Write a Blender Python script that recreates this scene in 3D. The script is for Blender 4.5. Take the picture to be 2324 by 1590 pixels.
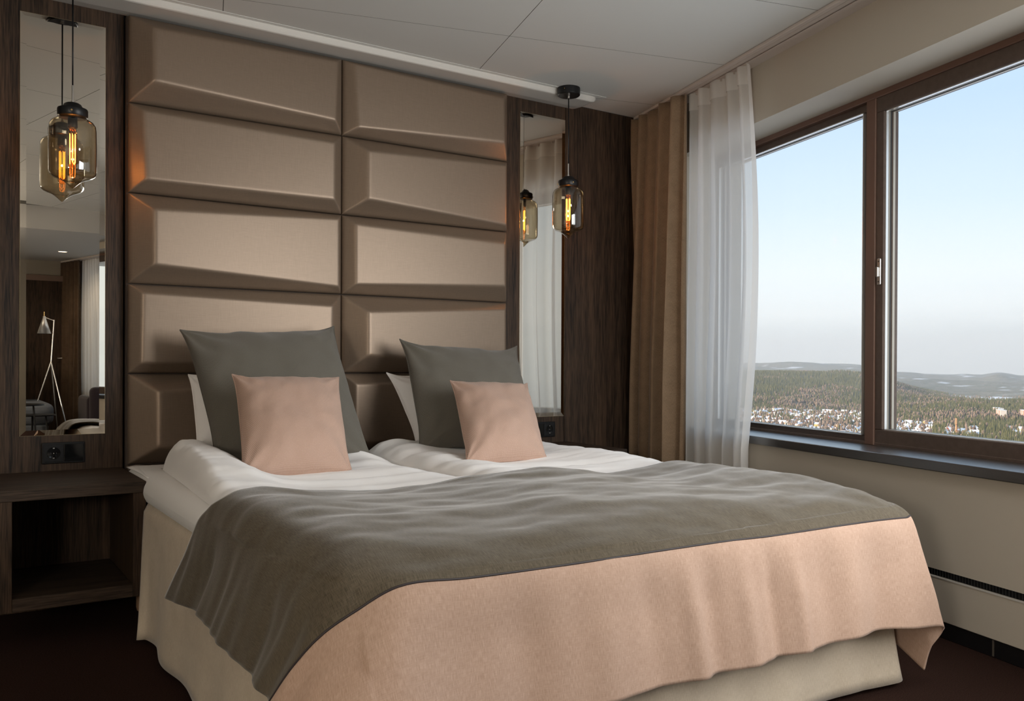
import bpy, math, random
import numpy as np
from mathutils import Vector, Matrix, noise as mnoise

for o in list(bpy.data.objects):
    bpy.data.objects.remove(o)
SC = bpy.context.scene
COL = SC.collection
random.seed(7)
RNG = np.random.default_rng(7)

# ------------------------------------------------------------------ camera, world, sun, exposure
F, YAW, PIT, ROLL, V0 = 1967.0, 0.5862, -0.0049, 0.00452, 834.3
d = Vector((math.sin(YAW)*math.cos(PIT), math.cos(YAW)*math.cos(PIT), math.sin(PIT)))
r = Vector((math.cos(YAW), -math.sin(YAW), 0)); u = r.cross(d)
r2 = r*math.cos(ROLL)+u*math.sin(ROLL); u2 = -r*math.sin(ROLL)+u*math.cos(ROLL)
cam_d = bpy.data.cameras.new('camera'); cam = bpy.data.objects.new('camera', cam_d); COL.objects.link(cam)
cam_d.sensor_fit = 'HORIZONTAL'; cam_d.sensor_width = 36.0; cam_d.lens = F/2324*36
cam_d.shift_y = (V0-795.0)/2324; cam_d.clip_start = 0.05; cam_d.clip_end = 60000
cam.matrix_world = Matrix(((r2.x, u2.x, -d.x, 0), (r2.y, u2.y, -d.y, 0), (r2.z, u2.z, -d.z, 0.98), (0, 0, 0, 1)))
SC.camera = cam
SC.view_settings.view_transform = 'Standard'; SC.view_settings.look = 'None'
SC.view_settings.gamma = 1.0; SC.view_settings.use_curve_mapping = False
SC.view_settings.exposure = 0.0
SC.cycles.use_denoising = True
SC.cycles.max_bounces = 10; SC.cycles.diffuse_bounces = 6; SC.cycles.glossy_bounces = 5
SC.cycles.transparent_max_bounces = 24; SC.cycles.transmission_bounces = 6
SC.cycles.caustics_reflective = False; SC.cycles.caustics_refractive = False
SC.cycles.sample_clamp_indirect = 6.0

SKY_STRENGTH = 1.32
w = bpy.data.worlds.new('world'); SC.world = w; w.use_nodes = True
nt_ = w.node_tree; N = nt_.nodes; L = nt_.links; N.clear()
out = N.new('ShaderNodeOutputWorld'); bg = N.new('ShaderNodeBackground'); bg.inputs[1].default_value = SKY_STRENGTH
tc = N.new('ShaderNodeTexCoord'); sep = N.new('ShaderNodeSeparateXYZ'); L.new(tc.outputs['Generated'], sep.inputs[0])
mr = N.new('ShaderNodeMapRange'); mr.inputs[1].default_value = -0.1; mr.inputs[2].default_value = 1.0
L.new(sep.outputs['Z'], mr.inputs[0])
ramp = N.new('ShaderNodeValToRGB'); cr = ramp.color_ramp
def stop(s): return (s+0.1)/1.1
SKY = [(-0.1, (.60, .64, .69)), (0.0, (.71, .775, .80)), (0.035, (.74, .80, .82)), (0.055, (.81, .865, .885)), (0.10, (.775, .85, .885)),
       (0.17, (.62, .75, .86)), (0.27, (.48, .64, .82)), (0.6, (.46, .63, .85)), (1.0, (.40, .57, .82))]
while len(cr.elements) < len(SKY): cr.elements.new(0.5)
for e, (s, c) in zip(cr.elements, SKY): e.position = stop(s); e.color = (*c, 1)
L.new(mr.outputs[0], ramp.inputs[0])
mp = N.new('ShaderNodeMapping'); mp.inputs['Scale'].default_value = (2.2, 2.2, 40); L.new(tc.outputs['Generated'], mp.inputs[0])
nz = N.new('ShaderNodeTexNoise'); nz.inputs['Scale'].default_value = 1.6; nz.inputs['Detail'].default_value = 5; L.new(mp.outputs[0], nz.inputs[0])
cr2 = N.new('ShaderNodeValToRGB'); cr2.color_ramp.elements[0].position = .47; cr2.color_ramp.elements[1].position = .72
cr2.color_ramp.elements[1].color = (.55, .55, .55, 1); L.new(nz.outputs[0], cr2.inputs[0])
# thin cloud streaks only low in the sky
lo_ = N.new('ShaderNodeMapRange'); lo_.inputs[1].default_value = .09; lo_.inputs[2].default_value = .02; L.new(sep.outputs['Z'], lo_.inputs[0])
mu_ = N.new('ShaderNodeMath'); mu_.operation = 'MULTIPLY'; L.new(cr2.outputs[0], mu_.inputs[0]); L.new(lo_.outputs[0], mu_.inputs[1])
mx = N.new('ShaderNodeMix'); mx.data_type = 'RGBA'; L.new(mu_.outputs[0], mx.inputs[0]); L.new(ramp.outputs[0], mx.inputs[6])
mx.inputs[7].default_value = (.62, .68, .72, 1); L.new(mx.outputs[2], bg.inputs[0]); L.new(bg.outputs[0], out.inputs[0])

sun_d = bpy.data.lights.new('sun', 'SUN'); sun = bpy.data.objects.new('sun', sun_d); COL.objects.link(sun)
sun_d.energy = 7.0; sun_d.color = (1, .82, .63); sun_d.angle = .01
sun.rotation_euler = Vector((-.856, .40, .27)).to_track_quat('Z', 'Y').to_euler()

DL = 0.2539
WD = np.array([math.sin(DL), math.cos(DL), 0.0]); WN = np.array([math.cos(DL), -math.sin(DL), 0.0]); NT = 2.334
def wp(al, n, z): return tuple(al*WD+n*WN+np.array([0, 0, z]))

# a light portal that only guides sampling of the sky through the long window band
pd = bpy.data.lights.new('window_portal', 'AREA'); po = bpy.data.objects.new('window_portal', pd); COL.objects.link(po)
pd.shape = 'RECTANGLE'; pd.size = 7.9; pd.size_y = 1.52; pd.cycles.is_portal = True
po.matrix_world = Matrix(((WD[0], 0, WN[0], wp(.3, NT+.47, 0)[0]), (WD[1], 0, WN[1], wp(.3, NT+.47, 0)[1]), (0, -1, 0, 1.395), (0, 0, 0, 1)))

# added area light in the window reveal, out of view, aimed at the bed
def fill_light(pos, aim, sx, sy, watts, colour, spread=180):
    l = bpy.data.lights.new('added_fill', 'AREA'); o = bpy.data.objects.new('added_fill', l); COL.objects.link(o)
    l.shape = 'RECTANGLE'; l.size = sx; l.size_y = sy; l.energy = watts; l.color = colour; l.spread = math.radians(spread)
    o.location = pos; o.rotation_euler = (Vector(aim)-Vector(pos)).to_track_quat('-Z', 'Y').to_euler()
p_ = wp(1.05, NT+.22, 1.42)
fill_light(p_, (1.45, 3.3, .75), 1.5, 1.3, 36, (1.0, .985, .96), 125)

# ------------------------------------------------------------------ helpers
def lin(c):
    return tuple((x/255/12.92 if x/255 <= .04045 else ((x/255+.055)/1.055)**2.4) for x in c)

def material(name):
    m = bpy.data.materials.new(name); m.use_nodes = True
    return m, m.node_tree.nodes, m.node_tree.links, m.node_tree.nodes['Principled BSDF']

def coords(N, L, kind, scale=(1, 1, 1), rot=(0, 0, 0)):
    t = N.new('ShaderNodeTexCoord'); p = N.new('ShaderNodeMapping')
    p.inputs['Scale'].default_value = scale; p.inputs['Rotation'].default_value = rot
    L.new(t.outputs[kind], p.inputs[0]); return p.outputs[0]

def mat(name, c, c2=None, rough=.5, spec=.5, metal=0.0, scale=(8, 8, 8), nscale=1.0, detail=4, lo=.35, hi=.65,
        bump=0.0, bscale=None, bdist=.002, sheen=0.0, coord='Object', rot=(0, 0, 0), coat=0.0, aniso=0.0, nrough=.55):
    m, N, L, b = material(name)
    b.inputs['Roughness'].default_value = rough; b.inputs['Specular IOR Level'].default_value = spec
    b.inputs['Metallic'].default_value = metal; b.inputs['Sheen Weight'].default_value = sheen
    b.inputs['Coat Weight'].default_value = coat; b.inputs['Anisotropic'].default_value = aniso
    b.inputs['Base Color'].default_value = (*c, 1)
    if c2 is not None or bump:
        v = coords(N, L, coord, scale, rot)
        n = N.new('ShaderNodeTexNoise'); n.inputs['Scale'].default_value = nscale; n.inputs['Detail'].default_value = detail
        n.inputs['Roughness'].default_value = nrough
        L.new(v, n.inputs['Vector'])
        if c2 is not None:
            rp = N.new('ShaderNodeValToRGB'); rp.color_ramp.elements[0].position = lo; rp.color_ramp.elements[1].position = hi
            rp.color_ramp.elements[0].color = (*c, 1); rp.color_ramp.elements[1].color = (*c2, 1)
            L.new(n.outputs[0], rp.inputs[0]); L.new(rp.outputs[0], b.inputs['Base Color'])
        if bump:
            bp = N.new('ShaderNodeBump'); bp.inputs['Strength'].default_value = bump; bp.inputs['Distance'].default_value = bdist
            src = n
            if bscale is not None:
                v2 = coords(N, L, coord, bscale, rot); src = N.new('ShaderNodeTexNoise'); src.inputs['Scale'].default_value = 1
                src.inputs['Detail'].default_value = 2; L.new(v2, src.inputs['Vector'])
            L.new(src.outputs[0], bp.inputs['Height']); L.new(bp.outputs[0], b.inputs['Normal'])
    return m

def wood(name, dark, light, axis='Z', rough=.55, spec=.22):
    """open-grained dark veneer: long streaks along one axis, pores in relief"""
    sc = {'Z': (240, 240, 11), 'X': (11, 240, 240), 'Y': (240, 11, 240)}[axis]
    sc2 = {'Z': (26, 26, 1.2), 'X': (1.2, 26, 26), 'Y': (26, 1.2, 26)}[axis]
    m, N, L, b = material(name)
    b.inputs['Roughness'].default_value = rough; b.inputs['Specular IOR Level'].default_value = spec
    n1 = N.new('ShaderNodeTexNoise'); n1.inputs['Scale'].default_value = 1; n1.inputs['Detail'].default_value = 3
    L.new(coords(N, L, 'Object', sc), n1.inputs['Vector'])
    n2 = N.new('ShaderNodeTexNoise'); n2.inputs['Scale'].default_value = 1; n2.inputs['Detail'].default_value = 4; n2.inputs['Distortion'].default_value = .8
    L.new(coords(N, L, 'Object', sc2), n2.inputs['Vector'])
    ad = N.new('ShaderNodeMath'); ad.operation = 'MULTIPLY_ADD'; L.new(n1.outputs[0], ad.inputs[0]); ad.inputs[1].default_value = .55
    ml = N.new('ShaderNodeMath'); ml.operation = 'MULTIPLY'; L.new(n2.outputs[0], ml.inputs[0]); ml.inputs[1].default_value = .45
    L.new(ml.outputs[0], ad.inputs[2])
    rp = N.new('ShaderNodeValToRGB'); e = rp.color_ramp.elements; e[0].position = .36; e[1].position = .66
    e[0].color = (*dark, 1); e[1].color = (*light, 1); L.new(ad.outputs[0], rp.inputs[0]); L.new(rp.outputs[0], b.inputs['Base Color'])
    bp = N.new('ShaderNodeBump'); bp.inputs['Strength'].default_value = .35; bp.inputs['Distance'].default_value = .0012
    L.new(n1.outputs[0], bp.inputs['Height']); L.new(bp.outputs[0], b.inputs['Normal'])
    return m

def weave(name, c1, c2, su, sv, rough=.85, sheen=.25, bump=.4, mott=.25, spec=.25, bd=.0006, tint=None):
    """woven cloth: threads along both UV axes (UV in metres), each thread its own shade"""
    m, N, L, b = material(name)
    b.inputs['Roughness'].default_value = rough; b.inputs['Sheen Weight'].default_value = sheen
    b.inputs['Sheen Roughness'].default_value = .4; b.inputs['Specular IOR Level'].default_value = spec
    def nz(scale, det=2):
        n = N.new('ShaderNodeTexNoise'); n.inputs['Scale'].default_value = 1; n.inputs['Detail'].default_value = det
        L.new(coords(N, L, 'UV', scale), n.inputs['Vector']); return n.outputs[0]
    a = nz((su, sv*.10, 1)); bb = nz((su*.08, sv, 1)); cc = nz((su*.02, sv*.02, 1), 3)
    def math_(op, x, y):
        q = N.new('ShaderNodeMath'); q.operation = op
        for i, k in enumerate((x, y)):
            if isinstance(k, float): q.inputs[i].default_value = k
            else: L.new(k, q.inputs[i])
        return q.outputs[0]
    h = math_('ADD', math_('MULTIPLY', a, .68), math_('MULTIPLY', bb, .32))
    t = math_('ADD', math_('MULTIPLY', h, 1.0-mott), math_('MULTIPLY', cc, mott))
    rp = N.new('ShaderNodeValToRGB'); e = rp.color_ramp.elements; e[0].position = .38; e[1].position = .62
    e[0].color = (*c1, 1); e[1].color = (*c2, 1); L.new(t, rp.inputs[0]); L.new(rp.outputs[0], b.inputs['Base Color'])
    bp = N.new('ShaderNodeBump'); bp.inputs['Strength'].default_value = bump; bp.inputs['Distance'].default_value = bd
    L.new(h, bp.inputs['Height']); L.new(bp.outputs[0], b.inputs['Normal'])
    return m

def twill(name, c1, c2, freq, rough=.8, sheen=.2, ang=.6, bump=.4):
    """fine zigzag or rice-stitch relief from two crossed waves in UV metres"""
    m, N, L, b = material(name)
    b.inputs['Roughness'].default_value = rough; b.inputs['Sheen Weight'].default_value = sheen; b.inputs['Specular IOR Level'].default_value = .25
    hs = []
    for a in (ang, -ang):
        wv = N.new('ShaderNodeTexWave'); wv.wave_type = 'BANDS'; wv.inputs['Scale'].default_value = freq
        wv.inputs['Distortion'].default_value = 1.2; wv.inputs['Detail'].default_value = 1; wv.inputs['Detail Scale'].default_value = 3
        L.new(coords(N, L, 'UV', (1, 1, 1), (0, 0, a)), wv.inputs['Vector']); hs.append(wv.outputs['Fac'])
    q = N.new('ShaderNodeMath'); q.operation = 'MULTIPLY'; L.new(hs[0], q.inputs[0]); L.new(hs[1], q.inputs[1])
    rp = N.new('ShaderNodeValToRGB'); e = rp.color_ramp.elements; e[0].position = .05; e[1].position = .7
    e[0].color = (*c1, 1); e[1].color = (*c2, 1); L.new(q.outputs[0], rp.inputs[0]); L.new(rp.outputs[0], b.inputs['Base Color'])
    bp = N.new('ShaderNodeBump'); bp.inputs['Strength'].default_value = bump; bp.inputs['Distance'].default_value = .001
    L.new(q.outputs[0], bp.inputs['Height']); L.new(bp.outputs[0], b.inputs['Normal'])
    return m

def emit(name, c, s):
    m, N, L, b = material(name)
    b.inputs['Base Color'].default_value = (*c, 1); b.inputs['Emission Color'].default_value = (*c, 1); b.inputs['Emission Strength'].default_value = s
    return m

def thin_glass(name, tint, ior=1.5, rough=.01, boost=1.0):
    """thin clear sheet: straight-through light with tint, Fresnel reflection on top"""
    m = bpy.data.materials.new(name); m.use_nodes = True; N = m.node_tree.nodes; L = m.node_tree.links; N.clear()
    o = N.new('ShaderNodeOutputMaterial'); t = N.new('ShaderNodeBsdfTransparent'); t.inputs[0].default_value = (*tint, 1)
    g = N.new('ShaderNodeBsdfGlossy'); g.inputs['Roughness'].default_value = rough
    f = N.new('ShaderNodeFresnel'); ge = N.new('ShaderNodeNewGeometry'); mi = N.new('ShaderNodeMix')   # same reflectance from either side
    mi.inputs[2].default_value = ior; mi.inputs[3].default_value = 1/ior; L.new(ge.outputs['Backfacing'], mi.inputs[0]); L.new(mi.outputs[0], f.inputs[0])
    k = N.new('ShaderNodeMath'); k.operation = 'MULTIPLY'; k.inputs[1].default_value = boost; k.use_clamp = True; L.new(f.outputs[0], k.inputs[0])
    x = N.new('ShaderNodeMixShader'); L.new(k.outputs[0], x.inputs[0]); L.new(t.outputs[0], x.inputs[1]); L.new(g.outputs[0], x.inputs[2]); L.new(x.outputs[0], o.inputs[0])
    return m

def sheer_mat(name, c, trans):
    m = bpy.data.materials.new(name); m.use_nodes = True; N = m.node_tree.nodes; L = m.node_tree.links; N.clear()
    o = N.new('ShaderNodeOutputMaterial'); df = N.new('ShaderNodeBsdfDiffuse'); df.inputs[0].default_value = (*c, 1)
    tl = N.new('ShaderNodeBsdfTranslucent'); tl.inputs[0].default_value = (*c, 1); tp = N.new('ShaderNodeBsdfTransparent')
    a = N.new('ShaderNodeMixShader'); a.inputs[0].default_value = .5; L.new(df.outputs[0], a.inputs[1]); L.new(tl.outputs[0], a.inputs[2])
    b = N.new('ShaderNodeMixShader'); b.inputs[0].default_value = trans; L.new(a.outputs[0], b.inputs[1]); L.new(tp.outputs[0], b.inputs[2])
    L.new(b.outputs[0], o.inputs[0]); return m

def tag(o, label=None, cat=None, group=None, kind=None):
    if label: o['label'] = label
    if cat: o['category'] = cat
    if group: o['group'] = group
    if kind: o['kind'] = kind
    return o

def empty(name, loc, label=None, cat=None, group=None, kind=None):
    o = bpy.data.objects.new(name, None); o.empty_display_size = .05; COL.objects.link(o); o.location = loc
    return tag(o, label, cat, group, kind)

def wloc(o):
    v = Vector((0, 0, 0))
    while o is not None: v += o.location; o = o.parent
    return v

class MB:
    """collects shapes in world coordinates; build() links them as ONE mesh object under its parent"""
    def __init__(s): s.v = []; s.f = []; s.mi = []; s.uv = None; s.cur = 0
    def add(s, vs, fs):
        o = len(s.v); s.v += [tuple(x) for x in vs]; s.f += [tuple(o+i for i in q) for q in fs]; s.mi += [s.cur]*len(fs); return s
    def hexa(s, p): return s.add(p, [(0, 3, 2, 1), (4, 5, 6, 7), (0, 1, 5, 4), (1, 2, 6, 5), (2, 3, 7, 6), (3, 0, 4, 7)])
    def box(s, x0, x1, y0, y1, z0, z1):
        return s.hexa([(x0, y0, z0), (x1, y0, z0), (x1, y1, z0), (x0, y1, z0), (x0, y0, z1), (x1, y0, z1), (x1, y1, z1), (x0, y1, z1)])
    def wbox(s, a0, a1, n0, n1, z0, z1):
        return s.hexa([wp(a0, n1, z0), wp(a0, n0, z0), wp(a1, n0, z0), wp(a1, n1, z0), wp(a0, n1, z1), wp(a0, n0, z1), wp(a1, n0, z1), wp(a1, n1, z1)])
    def tube(s, path, r, k=10, cap=True):
        P = [Vector(p) for p in path]; n = len(P); R = r if isinstance(r, (list, tuple)) else [r]*n; vs = []; fs = []
        t = (P[1]-P[0]).normalized(); a = t.orthogonal().normalized()
        for i in range(n):
            t = ((P[min(i+1, n-1)]-P[max(i-1, 0)])).normalized(); a = (a-t*a.dot(t)).normalized(); b = t.cross(a)
            vs += [P[i]+(a*math.cos(2*math.pi*j/k)+b*math.sin(2*math.pi*j/k))*R[i] for j in range(k)]
        for i in range(n-1):
            fs += [(i*k+j, i*k+(j+1) % k, (i+1)*k+(j+1) % k, (i+1)*k+j) for j in range(k)]
        if cap: fs += [tuple(range(k))[::-1], tuple((n-1)*k+j for j in range(k))]
        return s.add(vs, fs)
    def lathe(s, prof, c, k=32, cap0=False, cap1=False):
        vs = []; fs = []; n = len(prof)
        for (rr, z) in prof: vs += [(c[0]+rr*math.cos(2*math.pi*j/k), c[1]+rr*math.sin(2*math.pi*j/k), c[2]+z) for j in range(k)]
        for i in range(n-1): fs += [(i*k+j, i*k+(j+1) % k, (i+1)*k+(j+1) % k, (i+1)*k+j) for j in range(k)]
        if cap0: fs.append(tuple(range(k))[::-1])
        if cap1: fs.append(tuple((n-1)*k+j for j in range(k)))
        return s.add(vs, fs)
    def grid(s, P, uv=None, flip=False):
        P = np.asarray(P); a, b = P.shape[:2]; idx = np.arange(a*b).reshape(a, b)
        q = np.stack([idx[:-1, :-1], idx[1:, :-1], idx[1:, 1:], idx[:-1, 1:]], -1).reshape(-1, 4)
        if flip: q = q[:, ::-1]
        o = len(s.v); s.v += [tuple(x) for x in P.reshape(-1, 3)]; s.f += [tuple(int(o+i) for i in x) for x in q]; s.mi += [s.cur]*len(q)
        if uv is not None:
            if s.uv is None: s.uv = {}
            U = np.asarray(uv).reshape(-1, 2)
            for i in range(a*b): s.uv[o+i] = U[i]
        return s
    def build(s, name, m, parent=None, smooth=False, bevel=0, solid=0, sub=0, angle=None, seg=2, offs=-1):
        me = bpy.data.meshes.new(name); L0 = wloc(parent) if parent else Vector((0, 0, 0))
        me.from_pydata([(x-L0.x, y-L0.y, z-L0.z) for x, y, z in s.v], [], s.f)
        for q in (m if isinstance(m, (list, tuple)) else [m]): me.materials.append(q)
        me.polygons.foreach_set('material_index', s.mi)
        if s.uv is not None:
            uvl = me.uv_layers.new(name='UVMap'); li = np.zeros(len(me.loops), dtype=np.int32); me.loops.foreach_get('vertex_index', li)
            U = np.zeros((len(s.v), 2)); 
            for k, q in s.uv.items(): U[k] = q
            uvl.data.foreach_set('uv', U[li].ravel())
        if smooth: me.polygons.foreach_set('use_smooth', [True]*len(me.polygons))
        me.validate(); me.update()
        o = bpy.data.objects.new(name, me); COL.objects.link(o)
        if parent: o.parent = parent
        if sub: q = o.modifiers.new('subdivision', 'SUBSURF'); q.levels = sub; q.render_levels = sub
        if solid: q = o.modifiers.new('solidify', 'SOLIDIFY'); q.thickness = solid; q.offset = offs
        if bevel:
            q = o.modifiers.new('bevel', 'BEVEL'); q.width = bevel; q.segments = seg; q.limit_method = 'ANGLE'; q.angle_limit = math.radians(40)
            q.harden_normals = False
        return o

def copy_tree(o, parent=None, loc=None):
    c = o.copy(); COL.objects.link(c); c.parent = parent
    if loc is not None: c.location = loc
    for ch in list(o.children): copy_tree(ch, c)
    return c

def fbm(x, y, z=0.0, o=3):
    s = 0; a = 1
    for _ in range(o): s += a*mnoise.noise((x, y, z)); x *= 2.03; y *= 2.03; z = z*2.03+7.7; a *= .5
    return s
def sm(a, b, x):
    t = np.clip((x-a)/(b-a), 0, 1); return t*t*(3-2*t)

# ------------------------------------------------------------------ materials
WOOD_V = wood('dark_veneer_vertical', (.010, .0066, .0045), (.074, .044, .026), 'Z')
WOOD_H = wood('dark_veneer_horizontal', (.012, .0085, .006), (.068, .044, .029), 'X')
SILL = wood('dark_sill_veneer', (.012, .010, .009), (.030, .025, .021), 'Y', rough=.28, spec=1.0)
q_ = SILL.node_tree.nodes['Principled BSDF']; q_.inputs['Coat Weight'].default_value = .9; q_.inputs['Coat Roughness'].default_value = .36; q_.inputs['Coat IOR'].default_value = 2.0
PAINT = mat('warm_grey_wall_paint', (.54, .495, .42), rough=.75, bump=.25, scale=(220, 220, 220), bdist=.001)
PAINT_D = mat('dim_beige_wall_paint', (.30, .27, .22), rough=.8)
CEIL = mat('white_ceiling_board', (.68, .69, .665), rough=.85, bump=.1, scale=(400, 400, 400), bdist=.0005)
WHITE_TRIM = mat('white_lacquer', (.62, .60, .56), rough=.5)
TRACK = mat('white_rail', (.66, .60, .56), rough=.4)
DARKSLOT = mat('dark_slot', (.010, .012, .016), rough=.8)
CARPET = mat('dark_brown_carpet', (.020, .0105, .008), (.040, .021, .016), rough=1.0, spec=.05, scale=(90, 90, 90), nscale=3, bump=.7, bdist=.004)
BLACK = mat('black_skirting', (.008, .008, .009), rough=.35)
FRAME = mat('brown_window_frame', (.088, .062, .050), (.108, .076, .061), rough=.42, scale=(40, 40, 40))
FRAME_R = mat('reddish_frame_lip', (.16, .09, .065), rough=.45)
ALU = mat('pale_spacer', (.88, .88, .87), rough=.25, metal=.7)
ALU_B = mat('beige_spacer', (.50, .46, .40), rough=.35, metal=.4)
ALU_D = mat('grey_spacer', (.33, .31, .27), rough=.4, metal=.3)
GASKET = mat('dark_gasket', (.03, .03, .028), rough=.6)
GLASS = thin_glass('window_glass', (.985, .99, .99), 1.45, boost=.3)
MIRROR = mat('mirror_silver', (.80, .74, .65), rough=.004, metal=1.0)
GOLD = mat('mirror_edge', (.55, .43, .28), rough=.25, metal=.8)
SATIN = None
FABRIC_BROWN = weave('brown_curtain_cloth', lin((126, 105, 83)), lin((156, 132, 107)), 900, 900, rough=.9, sheen=.2, bump=.3)
SHEER = sheer_mat('white_voile', (.985, .98, .965), .27)
FABRIC_SHADED = weave('shaded_curtain_cloth', lin((78, 62, 48)), lin((100, 82, 65)), 900, 900, rough=.9, sheen=.1, bump=.3)  # brown curtain cloth darkened, shade of the far end put into its colour
SHEET = mat('white_sheet', (.85, .84, .82), rough=.75, sheen=.15)
DUVET = mat('white_duvet_cotton', (.88, .865, .85), rough=.7, sheen=.2)
SKIRT = weave('beige_linen', lin((184, 170, 150)), lin((204, 191, 172)), 700, 700, rough=.9, sheen=.2, bump=.3)
GREY = weave('grey_brown_linen', lin((70, 62, 49)), lin((97, 88, 73)), 650, 520, rough=.85, sheen=.35, bump=.6, mott=.12)
PINK = weave('dusty_pink_linen', lin((164, 136, 118)), lin((184, 157, 139)), 650, 650, rough=.85, sheen=.1, bump=.5, mott=.12)
PIPING = mat('dark_piping', (.03, .022, .022), rough=.6)
CUSH_G = twill('grey_twill', lin((84, 80, 72)), lin((118, 114, 104)), 130, ang=1.1, bump=.35)
CUSH_P = twill('pink_rice_weave', lin((168, 139, 123)), lin((189, 162, 146)), 75, ang=.55, bump=.5, sheen=.15)
BLK_MET = mat('black_metal', (.012, .012, .013), rough=.38, metal=.4)
STEEL = mat('brushed_steel', (.55, .53, .50), rough=.3, metal=1.0)
BRASS = mat('brass', (.7, .5, .22), rough=.25, metal=1.0)
SMOKE = thin_glass('smoked_glass', (.80, .72, .58), 1.55, boost=2.6)
BULB_G = thin_glass('bulb_glass', (.95, .80, .58), 1.45)
FILA = emit('glowing_filament', (1.0, .36, .07), 16)
SOCK = mat('black_plastic', (.005, .005, .0055), rough=.4, spec=.3)
SOCK_G = mat('black_gloss_plastic', (.006, .0065, .007), rough=.06)
SOFA = mat('grey_sofa_wool', (.16, .18, .21), rough=.9)
DARKV = mat('aubergine_velvet', (.020, .012, .018), rough=.9, sheen=.2)
OAK = mat('pale_wood', (.36, .22, .13), rough=.5)

# headboard satin: brown, soft gloss, fine cross weave
m, N, L, b = material('brown_satin'); SATIN = m
b.inputs['Roughness'].default_value = .44; b.inputs['Specular IOR Level'].default_value = .5; b.inputs['Metallic'].default_value = .5
na = N.new('ShaderNodeTexNoise'); na.inputs['Scale'].default_value = 1; L.new(coords(N, L, 'Object', (25, 25, 1500)), na.inputs['Vector'])
nb = N.new('ShaderNodeTexNoise'); nb.inputs['Scale'].default_value = 1; L.new(coords(N, L, 'Object', (1500, 25, 25)), nb.inputs['Vector'])
q = N.new('ShaderNodeMath'); q.operation = 'ADD'; L.new(na.outputs[0], q.inputs[0]); L.new(nb.outputs[0], q.inputs[1])
rp = N.new('ShaderNodeValToRGB'); rp.color_ramp.elements[0].position = .40; rp.color_ramp.elements[1].position = .62
q2 = N.new('ShaderNodeMath'); q2.operation = 'MULTIPLY'; q2.inputs[1].default_value = .5; L.new(q.outputs[0], q2.inputs[0]); L.new(q2.outputs[0], rp.inputs[0])
rp.color_ramp.elements[0].color = (.203, .150, .108, 1); rp.color_ramp.elements[1].color = (.240, .180, .131, 1); L.new(rp.outputs[0], b.inputs['Base Color'])
bp = N.new('ShaderNodeBump'); bp.inputs['Strength'].default_value = .12; bp.inputs['Distance'].default_value = .0005; L.new(q2.outputs[0], bp.inputs['Height']); L.new(bp.outputs[0], b.inputs['Normal'])

# ================================================================== ROOM SHELL
ZC = 2.43; XL = -2.4; YB = -4.35; YWOOD = 3.86
floor = tag(MB().box(XL-.1, 4.2, YB-.1, 4.1, -.12, 0).build('floor', CARPET), kind='structure')

wf = tag(MB().box(XL-.1, 4.2, YWOOD+.024, 4.1, 0, 2.7).build('wall_front', BLACK), kind='structure')
for x0, x1 in ((XL, -.62), (-.617, .640), (2.4985, 2.912), (2.915, 3.62)):
    MB().box(x0, x1, YWOOD, YWOOD+.022, .002, ZC-.002).build('wood_panel', WOOD_V, wf, bevel=.0015, seg=1)
wl = tag(MB().box(XL-.12, XL, YB-.1, 4.1, 0, 2.7).build('wall_left', PAINT), kind='structure')
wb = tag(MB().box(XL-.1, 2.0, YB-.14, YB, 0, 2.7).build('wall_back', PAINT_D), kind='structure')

# window wall: solid above and below the long window band, a slot for the heater grille
NW = NT+.146; A0, A1 = -4.75, 5.2; WA0, WA1 = -3.55, 4.3
wr = empty('wall_right', wp(0, NW, 0)); tag(wr, kind='structure')
MB().wbox(A0, A1, NW, NW+.40, 2.15, 2.7).build('wall_above_window', PAINT, wr)
MB().wbox(A0, A1, NW, NW+.40, .243, .599).build('wall_below_window', PAINT, wr)
MB().wbox(A0, A1, NW+.035, NW+.40, 0, .243).build('wall_core', BLACK, wr)
MB().wbox(A0, WA0, NW, NW+.40, .599, 2.15).build('wall_pier', PAINT, wr)
MB().wbox(WA1, A1, NW, NW+.40, .599, 2.15).build('wall_pier', PAINT, wr)
lp = MB().wbox(A0, A1, NW-.002, NW+.012, .061, .217).build('heater_cover', PAINT, wr, bevel=.002, seg=1)
MB().wbox(A0, A1, NW-.004, NW+.001, .2135, .217).build('cover_edge', WHITE_TRIM, wr)
g = MB()
al = 3.3
while al > 1.4: g.wbox(al, al+.004, NW+.006, NW+.02, .219, .241); al -= .0125
tag(g.build('grille', mat('grille_black', (.02, .021, .022), rough=.5), wr), kind='stuff')
bb = empty('baseboard_right', wp(1.9, NW, 0)); tag(bb, kind='structure')
for a, b_ in ((A0, 2.218), (2.223, A1)): MB().wbox(a, b_, NW+.002, NW+.02, 0.0, .0605).build('skirting_board', BLACK, bb, bevel=.002, seg=1)
MB().wbox(2.2175, 2.2235, NW+.0005, NW+.004, .004, .058).build('joint_cover', mat('pale_edge', (.10, .085, .07), rough=.4), bb)  # slightly paler strip over the board joint

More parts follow.
